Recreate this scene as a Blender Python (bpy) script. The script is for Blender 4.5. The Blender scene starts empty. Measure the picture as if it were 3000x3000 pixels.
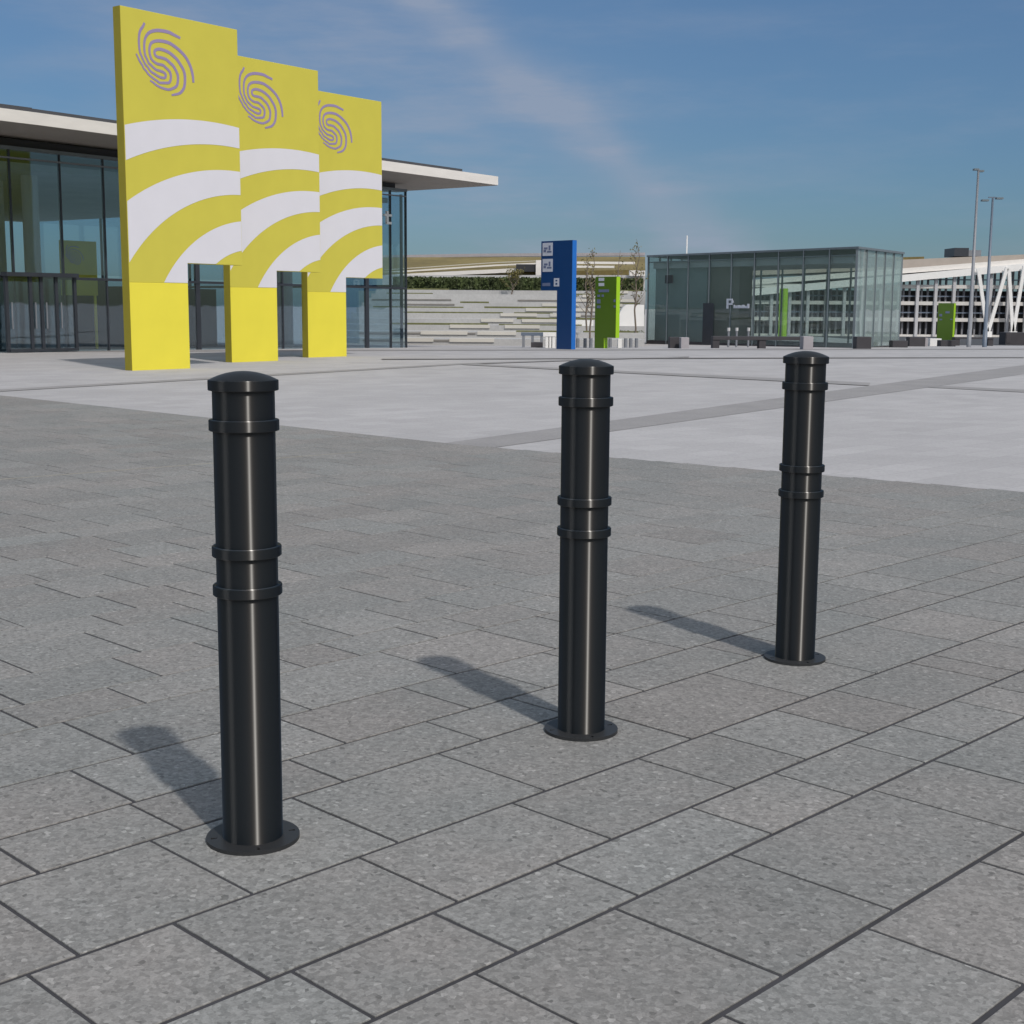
import bpy, math, random
from mathutils import Vector, Matrix

random.seed(7)
scene = bpy.context.scene
COL = scene.collection
R = math.radians

# ------------------------------------------------------------------ camera
F, PITCH, ROLL, EYE = 4042.94, 0.1484898, -0.0066598, 1.5
fw = Vector((0, math.cos(PITCH), -math.sin(PITCH)))
rt0 = Vector((1, 0, 0))
dn0 = Vector((0, -math.sin(PITCH), -math.cos(PITCH)))
rt = rt0 * math.cos(ROLL) + dn0 * math.sin(ROLL)
dn = -rt0 * math.sin(ROLL) + dn0 * math.cos(ROLL)
cam_data = bpy.data.cameras.new("camera")
cam = bpy.data.objects.new("camera", cam_data)
COL.objects.link(cam)
m = Matrix((rt, -dn, -fw)).transposed().to_4x4()
m.translation = Vector((0, 0, EYE))
cam.matrix_world = m
cam_data.sensor_width = 36.0
cam_data.lens = F / 3000.0 * 36.0
cam_data.clip_start = 0.05
cam_data.clip_end = 6000
scene.camera = cam

DIP = 0.0168


def terrain(y):
    """the plaza falls gently away beyond 44 m, then levels out"""
    if y <= 40:
        return 0.0
    if y < 48:
        return -DIP * (y - 40) ** 2 / 16.0
    if y < 245:
        return -DIP * (y - 44)
    return -DIP * 201.0


def ray(px, py):
    return rt * ((px - 1500) / F) + dn * ((py - 1500) / F) + fw


def at(px, py, Y):
    """point at world depth Y seen at this place of the 3000 px picture"""
    d = ray(px, py)
    return Vector((0, 0, EYE)) + d * (Y / d.y)


def gnd(px, py):
    z = 0.0
    for _ in range(40):
        d = ray(px, py)
        p = Vector((0, 0, EYE)) + d * ((z - EYE) / d.z)
        z = terrain(p.y)
    return p


# ------------------------------------------------------------------ helpers
class M:
    """collects shapes, builds ONE mesh object"""

    def __init__(self):
        self.v, self.f, self.s, self.mi = [], [], [], []
        self.cur = 0

    def add(self, vs, fs, smooth=False):
        o = len(self.v)
        self.v += [tuple(p) for p in vs]
        for f in fs:
            self.f.append(tuple(i + o for i in f))
            self.s.append(smooth)
            self.mi.append(self.cur)
        return self

    def box(self, x0, x1, y0, y1, z0, z1):
        vs = [(x0, y0, z0), (x1, y0, z0), (x1, y1, z0), (x0, y1, z0), (x0, y0, z1), (x1, y0, z1), (x1, y1, z1), (x0, y1, z1)]
        return self.add(vs, [(3, 2, 1, 0), (4, 5, 6, 7), (0, 1, 5, 4), (1, 2, 6, 5), (2, 3, 7, 6), (3, 0, 4, 7)])

    def hexa(self, b, t):
        """prism from bottom ring b to top ring t (same count)"""
        n = len(b)
        fs = [tuple(reversed(range(n))), tuple(range(n, 2 * n))]
        for i in range(n):
            j = (i + 1) % n
            fs.append((i, j, n + j, n + i))
        return self.add(list(b) + list(t), fs)

    def bar(self, p, q, w, h=None, up=(0, 0, 1)):
        """rectangular bar from p to q"""
        h = h or w
        p, q = Vector(p), Vector(q)
        d = (q - p).normalized()
        u = Vector(up)
        if abs(d.dot(u)) > 0.98:
            u = Vector((1, 0, 0))
        s = d.cross(u).normalized() * (w / 2)
        n = s.cross(d).normalized() * (h / 2)
        return self.hexa([p - s - n, p + s - n, p + s + n, p - s + n], [q - s - n, q + s - n, q + s + n, q - s + n])

    def tube(self, pts, rad, n=10, caps=True):
        pts = [Vector(p) for p in pts]
        rads = rad if isinstance(rad, (list, tuple)) else [rad] * len(pts)
        vs = []
        for i, p in enumerate(pts):
            d = (pts[min(i + 1, len(pts) - 1)] - pts[max(i - 1, 0)]).normalized()
            u = Vector((0, 0, 1)) if abs(d.z) < 0.9 else Vector((1, 0, 0))
            a = d.cross(u).normalized()
            b = a.cross(d)
            for k in range(n):
                t = 2 * math.pi * k / n
                vs.append(p + (a * math.cos(t) + b * math.sin(t)) * rads[i])
        fs = []
        for i in range(len(pts) - 1):
            for k in range(n):
                j = (k + 1) % n
                fs.append((i * n + k, i * n + j, (i + 1) * n + j, (i + 1) * n + k))
        self.add(vs, fs, True)
        if caps:
            o = (len(pts) - 1) * n
            self.add(vs[:n], [tuple(reversed(range(n)))])
            self.add(vs[o:o + n], [tuple(range(n))])
        return self

    def lathe(self, prof, n=64, breaks=()):
        """profile of (r, z), sharp where a point is given twice"""
        vs, fs = [], []
        for (r, z) in prof:
            for k in range(n):
                t = 2 * math.pi * k / n
                vs.append((r * math.cos(t), r * math.sin(t), z))
        for i in range(len(prof) - 1):
            if prof[i] == prof[i + 1]:
                continue
            for k in range(n):
                j = (k + 1) % n
                fs.append((i * n + k, i * n + j, (i + 1) * n + j, (i + 1) * n + k))
        return self.add(vs, fs, True)

    def obj(self, name, mat, parent=None, loc=None, bevel=0.0):
        me = bpy.data.meshes.new(name)
        me.from_pydata(self.v, [], self.f)
        for p, s in zip(me.polygons, self.s):
            p.use_smooth = s
        mats = mat if isinstance(mat, (list, tuple)) else [mat]
        for mm in mats:
            me.materials.append(mm)
        if len(mats) > 1:
            for p, i in zip(me.polygons, self.mi):
                p.material_index = i
        me.update()
        o = bpy.data.objects.new(name, me)
        COL.objects.link(o)
        if parent is not None:
            o.parent = parent
        if loc is not None:
            o.location = loc
        if bevel:
            b = o.modifiers.new("edge", 'BEVEL')
            b.width = bevel
            b.segments = 2
            b.limit_method = 'ANGLE'
            b.angle_limit = R(40)
        return o


def tag(o, label, cat, group=None):
    o["label"] = label
    o["category"] = cat
    if group:
        o["group"] = group
    return o


def thing(name, label, cat, loc=(0, 0, 0), rz=0.0, group=None):
    o = bpy.data.objects.new(name, None)
    COL.objects.link(o)
    o.location = loc
    o.rotation_euler = (0, 0, rz)
    return tag(o, label, cat, group)


def struct(o, kind="structure"):
    o["kind"] = kind
    return o


def copy_tree(o, parent=None):
    c = o.copy()
    COL.objects.link(c)
    c.parent = parent
    for ch in [x for x in bpy.data.objects if x.parent == o]:
        copy_tree(ch, c)
    return c


# ------------------------------------------------------------------ materials
def nodes_of(name):
    mt = bpy.data.materials.new(name)
    mt.use_nodes = True
    nt = mt.node_tree
    return mt, nt, nt.nodes["Principled BSDF"]


def N(nt, t, **kw):
    n = nt.nodes.new(t)
    for k, v in kw.items():
        setattr(n, k, v)
    return n


def mat(name, col, rough=0.6, var=0.08, scale=3.0, metallic=0.0, bump=0.0, bscale=60.0, spec=0.5, fine=0.0, fscale=80.0, streak=None):
    """procedural: base colour broken up by two noises, optional bump"""
    mt, nt, p = nodes_of(name)
    tc = N(nt, "ShaderNodeTexCoord")
    n1 = N(nt, "ShaderNodeTexNoise")
    n1.inputs["Scale"].default_value = scale
    n1.inputs["Detail"].default_value = 5
    src = tc.outputs["Object"]
    if streak:
        mp = N(nt, "ShaderNodeMapping")
        mp.inputs["Scale"].default_value = streak
        nt.links.new(src, mp.inputs["Vector"])
        src = mp.outputs["Vector"]
    nt.links.new(src, n1.inputs["Vector"])
    mr = N(nt, "ShaderNodeMapRange")
    mr.inputs["From Min"].default_value = 0.25
    mr.inputs["From Max"].default_value = 0.75
    mr.inputs["To Min"].default_value = 1 - var
    mr.inputs["To Max"].default_value = 1 + var
    nt.links.new(n1.outputs["Fac"], mr.inputs["Value"])
    fac = mr.outputs["Result"]
    if fine:
        n2 = N(nt, "ShaderNodeTexNoise")
        n2.inputs["Scale"].default_value = fscale
        n2.inputs["Detail"].default_value = 2
        nt.links.new(tc.outputs["Object"], n2.inputs["Vector"])
        m2 = N(nt, "ShaderNodeMapRange")
        m2.inputs["From Min"].default_value = 0.3
        m2.inputs["From Max"].default_value = 0.7
        m2.inputs["To Min"].default_value = 1 - fine
        m2.inputs["To Max"].default_value = 1 + fine
        nt.links.new(n2.outputs["Fac"], m2.inputs["Value"])
        mm = N(nt, "ShaderNodeMath", operation='MULTIPLY')
        nt.links.new(fac, mm.inputs[0])
        nt.links.new(m2.outputs["Result"], mm.inputs[1])
        fac = mm.outputs[0]
    vm = N(nt, "ShaderNodeVectorMath", operation='SCALE')
    vm.inputs[0].default_value = col[:3]
    nt.links.new(fac, vm.inputs["Scale"])
    nt.links.new(vm.outputs["Vector"], p.inputs["Base Color"])
    p.inputs["Roughness"].default_value = rough
    p.inputs["Metallic"].default_value = metallic
    p.inputs["Specular IOR Level"].default_value = spec
    if bump:
        n3 = N(nt, "ShaderNodeTexNoise")
        n3.inputs["Scale"].default_value = bscale
        nt.links.new(tc.outputs["Object"], n3.inputs["Vector"])
        b = N(nt, "ShaderNodeBump")
        b.inputs["Strength"].default_value = bump
        b.inputs["Distance"].default_value = 0.004
        nt.links.new(n3.outputs["Fac"], b.inputs["Height"])
        nt.links.new(b.outputs["Normal"], p.inputs["Normal"])
    return mt


def glass(name, tint, gloss=0.12, gcol=(0.9, 0.97, 1.0), pale_sheen=0.0):
    """clear pane: tinted see-through plus mirror that grows at glancing angles"""
    mt = bpy.data.materials.new(name)
    mt.use_nodes = True
    nt = mt.node_tree
    nt.nodes.clear()
    out = N(nt, "ShaderNodeOutputMaterial")
    tr = N(nt, "ShaderNodeBsdfTransparent")
    tr.inputs["Color"].default_value = (*tint, 1)
    gl = N(nt, "ShaderNodeBsdfGlossy")
    gl.inputs["Roughness"].default_value = 0.015
    gl.inputs["Color"].default_value = (*gcol, 1)
    lw = N(nt, "ShaderNodeLayerWeight")
    lw.inputs["Blend"].default_value = 0.5
    pw = N(nt, "ShaderNodeMath", operation='POWER')
    pw.inputs[1].default_value = 5.0
    nt.links.new(lw.outputs["Facing"], pw.inputs[0])
    mr = N(nt, "ShaderNodeMath", operation='MULTIPLY_ADD')
    mr.inputs[1].default_value = 0.9
    mr.inputs[2].default_value = gloss
    mr.use_clamp = True
    nt.links.new(pw.outputs[0], mr.inputs[0])
    # faint waviness of the panes
    tc = N(nt, "ShaderNodeTexCoord")
    nz = N(nt, "ShaderNodeTexNoise")
    nz.inputs["Scale"].default_value = 0.7
    nt.links.new(tc.outputs["Object"], nz.inputs["Vector"])
    bp = N(nt, "ShaderNodeBump")
    bp.inputs["Strength"].default_value = 0.05
    bp.inputs["Distance"].default_value = 0.05
    nt.links.new(nz.outputs["Fac"], bp.inputs["Height"])
    nt.links.new(bp.outputs["Normal"], gl.inputs["Normal"])
    mx = N(nt, "ShaderNodeMixShader")
    nt.links.new(mr.outputs[0], mx.inputs["Fac"])
    nt.links.new(tr.outputs[0], mx.inputs[1])
    nt.links.new(gl.outputs[0], mx.inputs[2])
    last = mx.outputs[0]
    if pale_sheen:
        # bright reflection put into the panes as a pale diffuse colour
        df = N(nt, "ShaderNodeBsdfDiffuse")
        df.inputs["Color"].default_value = (0.50, 0.58, 0.56, 1)
        m2 = N(nt, "ShaderNodeMixShader")
        m2.inputs["Fac"].default_value = pale_sheen
        nt.links.new(last, m2.inputs[1])
        nt.links.new(df.outputs[0], m2.inputs[2])
        last = m2.outputs[0]
    nt.links.new(last, out.inputs["Surface"])
    return mt


def paver_mat():
    """grey granite-mix pavers: tone and hue of each slab from an attribute, chips of stone, soft stains"""
    mt, nt, p = nodes_of("grey_paver")
    tc = N(nt, "ShaderNodeTexCoord")
    at_ = N(nt, "ShaderNodeAttribute", attribute_name="tone")
    vo = N(nt, "ShaderNodeTexVoronoi")
    vo.inputs["Scale"].default_value = 78
    nt.links.new(tc.outputs["Object"], vo.inputs["Vector"])
    sep = N(nt, "ShaderNodeSeparateColor")
    nt.links.new(vo.outputs["Color"], sep.inputs["Color"])
    vo2 = N(nt, "ShaderNodeTexVoronoi")
    vo2.inputs["Scale"].default_value = 190
    nt.links.new(tc.outputs["Object"], vo2.inputs["Vector"])
    sep2 = N(nt, "ShaderNodeSeparateColor")
    nt.links.new(vo2.outputs["Color"], sep2.inputs["Color"])
    nz = N(nt, "ShaderNodeTexNoise")
    nz.inputs["Scale"].default_value = 1.1
    nz.inputs["Detail"].default_value = 6
    nz.inputs["Roughness"].default_value = 0.65
    nt.links.new(tc.outputs["Object"], nz.inputs["Vector"])

    def rng(sock, a, b, lo=0.0, hi=1.0):
        mr = N(nt, "ShaderNodeMapRange")
        mr.inputs["From Min"].default_value = lo
        mr.inputs["From Max"].default_value = hi
        mr.inputs["To Min"].default_value = a
        mr.inputs["To Max"].default_value = b
        nt.links.new(sock, mr.inputs["Value"])
        return mr.outputs["Result"]

    def mul(a, b):
        mm = N(nt, "ShaderNodeMath", operation='MULTIPLY')
        nt.links.new(a, mm.inputs[0])
        nt.links.new(b, mm.inputs[1])
        return mm.outputs[0]

    f = mul(rng(sep.outputs["Red"], 0.80, 1.20), rng(sep2.outputs["Red"], 0.88, 1.12))
    f = mul(f, rng(nz.outputs["Fac"], 0.93, 1.07, 0.3, 0.7))
    # sparse dark chips
    f = mul(f, rng(sep.outputs["Green"], 1.0, 0.72, 0.93, 0.96))
    f = mul(f, rng(sep.outputs["Blue"], 1.0, 1.30, 0.94, 0.97))
    tsep = N(nt, "ShaderNodeSeparateColor")
    nt.links.new(at_.outputs["Color"], tsep.inputs["Color"])
    f = mul(f, rng(tsep.outputs["Red"], 0.93, 1.07))
    mix = N(nt, "ShaderNodeMix", data_type='RGBA')
    mix.inputs["A"].default_value = (0.188, 0.198, 0.195, 1)
    mix.inputs["B"].default_value = (0.202, 0.192, 0.184, 1)
    hue = mul(rng(tsep.outputs["Green"], 0.5, 1.0), rng(nz.outputs["Fac"], 0.6, 1.4, 0.3, 0.7))
    nt.links.new(hue, mix.inputs["Factor"])
    vm = N(nt, "ShaderNodeVectorMath", operation='SCALE')
    nt.links.new(mix.outputs["Result"], vm.inputs[0])
    nt.links.new(f, vm.inputs["Scale"])
    nt.links.new(vm.outputs["Vector"], p.inputs["Base Color"])
    p.inputs["Roughness"].default_value = 0.8
    p.inputs["Specular IOR Level"].default_value = 0.25
    b = N(nt, "ShaderNodeBump")
    b.inputs["Strength"].default_value = 0.25
    b.inputs["Distance"].default_value = 0.002
    nt.links.new(sep2.outputs["Red"], b.inputs["Height"])
    nt.links.new(b.outputs["Normal"], p.inputs["Normal"])
    return mt


def light_paving_mat():
    """pale concrete paving: speckle, cloudy stains, hairline joint grid"""
    mt, nt, p = nodes_of("pale_paving")
    tc = N(nt, "ShaderNodeTexCoord")
    mp = N(nt, "ShaderNodeMapping")
    mp.inputs["Rotation"].default_value = (0, 0, R(-45.35))
    nt.links.new(tc.outputs["Object"], mp.inputs["Vector"])
    br = N(nt, "ShaderNodeTexBrick")
    br.inputs["Color1"].default_value = (0.94, 0.94, 0.94, 1)
    br.inputs["Color2"].default_value = (1.05, 1.05, 1.05, 1)
    br.inputs["Mortar"].default_value = (0.86, 0.86, 0.86, 1)
    br.inputs["Scale"].default_value = 1.0
    br.inputs["Mortar Size"].default_value = 0.006
    br.inputs["Brick Width"].default_value = 0.6
    br.inputs["Row Height"].default_value = 0.4
    nt.links.new(mp.outputs["Vector"], br.inputs["Vector"])
    n1 = N(nt, "ShaderNodeTexNoise")
    n1.inputs["Scale"].default_value = 0.35
    n1.inputs["Detail"].default_value = 7
    n1.inputs["Roughness"].default_value = 0.62
    nt.links.new(tc.outputs["Object"], n1.inputs["Vector"])
    n2 = N(nt, "ShaderNodeTexNoise")
    n2.inputs["Scale"].default_value = 38
    n2.inputs["Detail"].default_value = 2
    nt.links.new(tc.outputs["Object"], n2.inputs["Vector"])
    a = N(nt, "ShaderNodeMapRange")
    a.inputs["From Min"].default_value = 0.3
    a.inputs["From Max"].default_value = 0.7
    a.inputs["To Min"].default_value = 0.93
    a.inputs["To Max"].default_value = 1.07
    nt.links.new(n1.outputs["Fac"], a.inputs["Value"])
    b = N(nt, "ShaderNodeMapRange")
    b.inputs["From Min"].default_value = 0.3
    b.inputs["From Max"].default_value = 0.7
    b.inputs["To Min"].default_value = 0.93
    b.inputs["To Max"].default_value = 1.07
    nt.links.new(n2.outputs["Fac"], b.inputs["Value"])
    mm = N(nt, "ShaderNodeMath", operation='MULTIPLY')
    nt.links.new(a.outputs["Result"], mm.inputs[0])
    nt.links.new(b.outputs["Result"], mm.inputs[1])
    v1 = N(nt, "ShaderNodeVectorMath", operation='SCALE')
    nt.links.new(br.outputs["Color"], v1.inputs[0])
    nt.links.new(mm.outputs[0], v1.inputs["Scale"])
    v2 = N(nt, "ShaderNodeVectorMath", operation='MULTIPLY')
    v2.inputs[1].default_value = PALE
    nt.links.new(v1.outputs["Vector"], v2.inputs[0])
    nt.links.new(v2.outputs["Vector"], p.inputs["Base Color"])
    p.inputs["Roughness"].default_value = 0.85
    p.inputs["Specular IOR Level"].default_value = 0.2
    return mt


def bollard_mat(name, rough, aniso, f0=0.06, dif=0.0022):
    """glossy black powder coat over drawn steel tube: highlight stretched along the tube"""
    mt = bpy.data.materials.new(name)
    mt.use_nodes = True
    nt = mt.node_tree
    nt.nodes.clear()
    out = N(nt, "ShaderNodeOutputMaterial")
    df = N(nt, "ShaderNodeBsdfDiffuse")
    df.inputs["Color"].default_value = (dif, dif * 1.05, dif * 1.15, 1)
    gl = N(nt, "ShaderNodeBsdfAnisotropic")
    tc = N(nt, "ShaderNodeTexCoord")
    nz = N(nt, "ShaderNodeTexNoise")
    nz.inputs["Scale"].default_value = 9
    nz.inputs["Detail"].default_value = 4
    nt.links.new(tc.outputs["Object"], nz.inputs["Vector"])
    mr = N(nt, "ShaderNodeMapRange")
    mr.inputs["To Min"].default_value = rough - 0.03
    mr.inputs["To Max"].default_value = rough + 0.03
    nt.links.new(nz.outputs["Fac"], mr.inputs["Value"])
    nt.links.new(mr.outputs["Result"], gl.inputs["Roughness"])
    if aniso:
        tg = N(nt, "ShaderNodeTangent", direction_type='RADIAL', axis='Z')
        gl.inputs["Anisotropy"].default_value = aniso
        gl.inputs["Rotation"].default_value = ROT
        nt.links.new(tg.outputs["Tangent"], gl.inputs["Tangent"])
    lw = N(nt, "ShaderNodeLayerWeight")
    lw.inputs["Blend"].default_value = 0.5
    pw = N(nt, "ShaderNodeMath", operation='POWER')
    pw.inputs[1].default_value = 4.0
    nt.links.new(lw.outputs["Facing"], pw.inputs[0])
    fa_ = N(nt, "ShaderNodeMath", operation='MULTIPLY_ADD')
    fa_.inputs[1].default_value = 0.25
    fa_.inputs[2].default_value = f0
    nt.links.new(pw.outputs[0], fa_.inputs[0])
    mx = N(nt, "ShaderNodeMixShader")
    nt.links.new(fa_.outputs[0], mx.inputs["Fac"])
    nt.links.new(df.outputs[0], mx.inputs[1])
    nt.links.new(gl.outputs[0], mx.inputs[2])
    nt.links.new(mx.outputs[0], out.inputs["Surface"])
    return mt


ROT = 0.0
PALE = (0.350, 0.340, 0.346)
MT = dict(
    paver=paver_mat(), pale=light_paving_mat(),
    joint=mat("joint_sand", (0.036, 0.035, 0.040), 0.95, 0.25, 8),
    band=mat("dark_band_paving", (0.235, 0.225, 0.225), 0.85, 0.10, 1.2, fine=0.08, fscale=30),
    asphalt=mat("asphalt", (0.05, 0.05, 0.054), 0.9, 0.15, 1.0),
    tube=bollard_mat("black_powder_coat", 0.58, 0.86, 0.105),
    cap=bollard_mat("black_cap_coat", 0.45, 0.0, 0.06),
    plate=bollard_mat("black_plate_coat", 0.40, 0.0, 0.05, 0.022),
    hole=mat("bolt_hole_dark", (0.004, 0.004, 0.004), 0.5, 0.1),
    yellow=mat("yellow_print", (0.53, 0.475, 0.066), 0.55, 0.035, 1.5, spec=0.3, bump=0.03, bscale=5),
    yellow2=mat("yellow_paint", (0.72, 0.63, 0.060), 0.5, 0.03, 1.5, spec=0.3),
    yellow_shaded_side=mat("yellow_shaded_side", (0.26, 0.22, 0.018), 0.55, 0.05, 1.5, spec=0.3),  # board yellow darkened for the shaded left side
    white_print=mat("white_print", (0.62, 0.61, 0.66), 0.55, 0.025, 1.5, spec=0.3),
    purple=mat("purple_print", (0.27, 0.215, 0.37), 0.6, 0.05, 2, spec=0.3),
    white=mat("white_concrete", (0.66, 0.63, 0.60), 0.7, 0.06, 1.2, streak=(1, 1, 4)),
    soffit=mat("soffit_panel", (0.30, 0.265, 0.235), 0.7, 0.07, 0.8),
    dark=mat("dark_metal", (0.028, 0.032, 0.042), 0.45, 0.15, 2),
    roofdark=mat("roof_membrane", (0.05, 0.052, 0.06), 0.7, 0.15, 1),
    tglass=glass("facade_glass", (0.80, 0.88, 0.92), 0.12),
    kglass=glass("pavilion_glass", (0.84, 0.89, 0.88), 0.055, pale_sheen=0.035),
    kside=glass("pavilion_end_glass", (0.82, 0.89, 0.88), 0.14, pale_sheen=0.20),
    cframe=mat("brushed_frame", (0.13, 0.155, 0.175), 0.45, 0.1, 3),
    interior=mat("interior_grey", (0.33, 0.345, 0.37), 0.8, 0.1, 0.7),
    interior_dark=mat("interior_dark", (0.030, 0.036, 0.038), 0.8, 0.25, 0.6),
    column=mat("interior_column", (0.46, 0.46, 0.47), 0.7, 0.05, 1),
    stone=mat("terrace_stone", (0.38, 0.378, 0.378), 0.85, 0.09, 0.6, fine=0.06, fscale=9),
    stone2=mat("terrace_stone_pale", (0.50, 0.48, 0.44), 0.85, 0.06, 0.7),
    stonedark=mat("terrace_joint", (0.17, 0.16, 0.15), 0.9, 0.12, 1),
    dryplant=mat("dry_planting", (0.12, 0.125, 0.050), 0.9, 0.3, 5),
    hedge=mat("hedge_leaf", (0.036, 0.052, 0.010), 0.7, 0.6, 2.2, streak=(1, 1, 0.15)),
    grassroof=mat("dry_grass_roof", (0.16, 0.125, 0.045), 0.95, 0.25, 0.25, fine=0.1, fscale=2),
    blue=mat("blue_sign_panel", (0.003, 0.045, 0.17), 0.4, 0.04, 1.5),
    blue2=mat("blue_sign_sunlit", (0.010, 0.125, 0.46), 0.4, 0.04, 1.5),  # panel blue brightened: sunlight on the side put into the colour
    green=mat("green_sign_panel", (0.085, 0.165, 0.004), 0.45, 0.08, 0.7),
    green2=mat("green_sign_bright", (0.30, 0.52, 0.012), 0.45, 0.05, 1.5),  # panel green brightened: sunlight on the sign sides put into the colour
    signwhite=mat("sign_white", (0.60, 0.62, 0.70), 0.5, 0.05, 4),
    signgrey=mat("sign_icon_grey", (0.15, 0.18, 0.30), 0.5, 0.05, 4),
    bench=mat("dark_concrete", (0.045, 0.042, 0.048), 0.8, 0.12, 2),
    bench2=mat("grey_concrete", (0.33, 0.31, 0.33), 0.85, 0.08, 2),
    whitepaint=mat("white_paint", (0.75, 0.74, 0.73), 0.5, 0.04, 2),
    pole=mat("galvanised_pole", (0.19, 0.20, 0.225), 0.5, 0.08, 2),
    poleblue=mat("blue_grey_pole", (0.12, 0.15, 0.20), 0.5, 0.08, 2),
    bark=mat("young_bark", (0.15, 0.12, 0.095), 0.9, 0.2, 9),
    leaf=mat("sparse_leaf", (0.13, 0.115, 0.035), 0.7, 0.35, 3),
    leafg=mat("low_shrub_leaf", (0.07, 0.09, 0.03), 0.7, 0.35, 3),
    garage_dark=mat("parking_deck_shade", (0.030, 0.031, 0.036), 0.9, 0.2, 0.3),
    slab=mat("parking_slab", (0.55, 0.53, 0.51), 0.8, 0.08, 0.5),
    fin=mat("aluminium_fin", (0.43, 0.43, 0.45), 0.6, 0.06, 0.5),
    fin2=mat("grey_fin", (0.20, 0.20, 0.22), 0.6, 0.1, 0.5),
)

# ------------------------------------------------------------------ ground
TH = R(45.35)
EA = Vector((math.cos(TH), math.sin(TH)))
EB = Vector((math.sin(TH), -math.cos(TH)))


def ab(a, b):
    p = EA * a + EB * b
    return p.x, p.y


g = M()
ys = [-60, -20, 0, 10, 20, 30, 38, 40, 42, 44, 46, 48, 52, 58, 66, 80, 120, 180, 245, 400, 900, 2500]
xs = [-2500, -400, -120, -60, -30, -10, 0, 10, 30, 60, 120, 400, 2500]
vs = [(x, y, terrain(y) - 0.016) for y in ys for x in xs]
nx = len(xs)
g.add(vs, [(j * nx + i, j * nx + i + 1, (j + 1) * nx + i + 1, (j + 1) * nx + i) for j in range(len(ys) - 1) for i in range(nx - 1)])
struct(g.obj("ground", MT["pale"]))


def edge_a(b):
    """far edge of the dark paving, as a function of the course offset"""
    if b < -10.9:
        return 10.25 + 0.01 * (b + 10.9)
    return 10.30 + (b + 10.55) * 0.136


# joint bed under the slabs
bed = M()
A0, B0, B1 = -4.0, -36.0, 5.0
bs = [B0, -30, -22, -14, -10.9, -8, -5, -2, 1, B1]
ring = [ab(A0, B0), ab(A0, B1)] + [ab(edge_a(b), b) for b in reversed(bs)]
bed.add([(x, y, -0.0035) for x, y in ring], [tuple(range(len(ring)))])
struct(bed.obj("joint_bed", MT["joint"]))

# the slabs: courses 0.3 / 0.4 / 0.5 m wide, mixed lengths; the nearest joints as in the photo
near = {  # course start (b): joint positions along the course, read off the near paving
    -4.54: [2.29, 3.03, 3.773, 5.809, 6.315, 7.567, 8.331],
    -4.04: [2.057, 2.873, 3.470, 3.879, 5.475, 6.518, 7.803, 8.55],
    -3.63: [1.60, 2.036, 2.627, 3.237, 3.674, 4.129, 4.878, 5.177, 5.946, 6.413, 6.715, 7.189, 7.484],
    -3.33: [1.445, 1.929, 2.42, 3.025, 3.773, 5.03, 5.791, 6.317],
    -2.82: [1.316, 1.692, 2.272, 2.870, 3.471, 3.873, 4.280, 4.678, 5.283, 5.48],
    -2.42: [1.751, 2.184, 2.629, 3.231, 3.674, 4.129, 4.431, 4.885, 5.187],
    -2.12: [2.039, 2.528, 3.020, 3.767],
    -1.62: [2.29, 2.884, 3.472],
    -4.84: [2.196, 2.634, 3.676, 4.126, 4.419, 4.874, 6.418, 8.086],
    -5.24: [2.293, 2.882, 3.875, 4.268, 4.667, 7.308],
    -5.75: [2.528, 3.024, 4.511, 5.02, 8.314],
    -6.05: [3.225, 3.668, 4.868, 5.173, 5.626, 5.934],
    -6.45: [2.880, 3.469, 3.863, 5.467, 6.475],
}
widths = [0.505, 0.405, 0.298]  # pattern going away (towards more negative b) from -4.04
bounds = []
b = -4.04
seq = [0.505, 0.298, 0.404]
i = 0
bb = [b]
while bb[-1] > B0 + 0.6:
    bb.append(bb[-1] - seq[i % 3])
    i += 1
b = -4.04
up = [0.404, 0.300, 0.505]  # towards the viewer: -3.63, -3.33, -2.82, ...
i = 0
fwd_b = []
while b < B1 - 0.6:
    b += up[i % 3]
    fwd_b.append(b)
    i += 1
bounds = sorted(bb + fwd_b)
rng = random.Random(11)
sl = M()
tones = []


def slab(a0, a1, b0, b1, tone):
    ch, dz = 0.0014, 0.0012
    z0, z1 = -0.03, 0.0 + tone[2] * 0.0012
    o = [(a0, b0), (a0, b1), (a1, b1), (a1, b0)]
    n = [(a0 + ch, b0 + ch), (a0 + ch, b1 - ch), (a1 - ch, b1 - ch), (a1 - ch, b0 + ch)]
    pts = [(*ab(*p), z0) for p in o] + [(*ab(*p), z1 - dz) for p in o] + [(*ab(*p), z1) for p in n]
    fs = [(8, 9, 10, 11)]
    for k in range(4):
        j = (k + 1) % 4
        fs.append((4 + k, 4 + j, 8 + j, 8 + k))
        fs.append((k, j, 4 + j, 4 + k))
    sl.add(pts, fs)
    tones.extend([tone] * len(fs))


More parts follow.
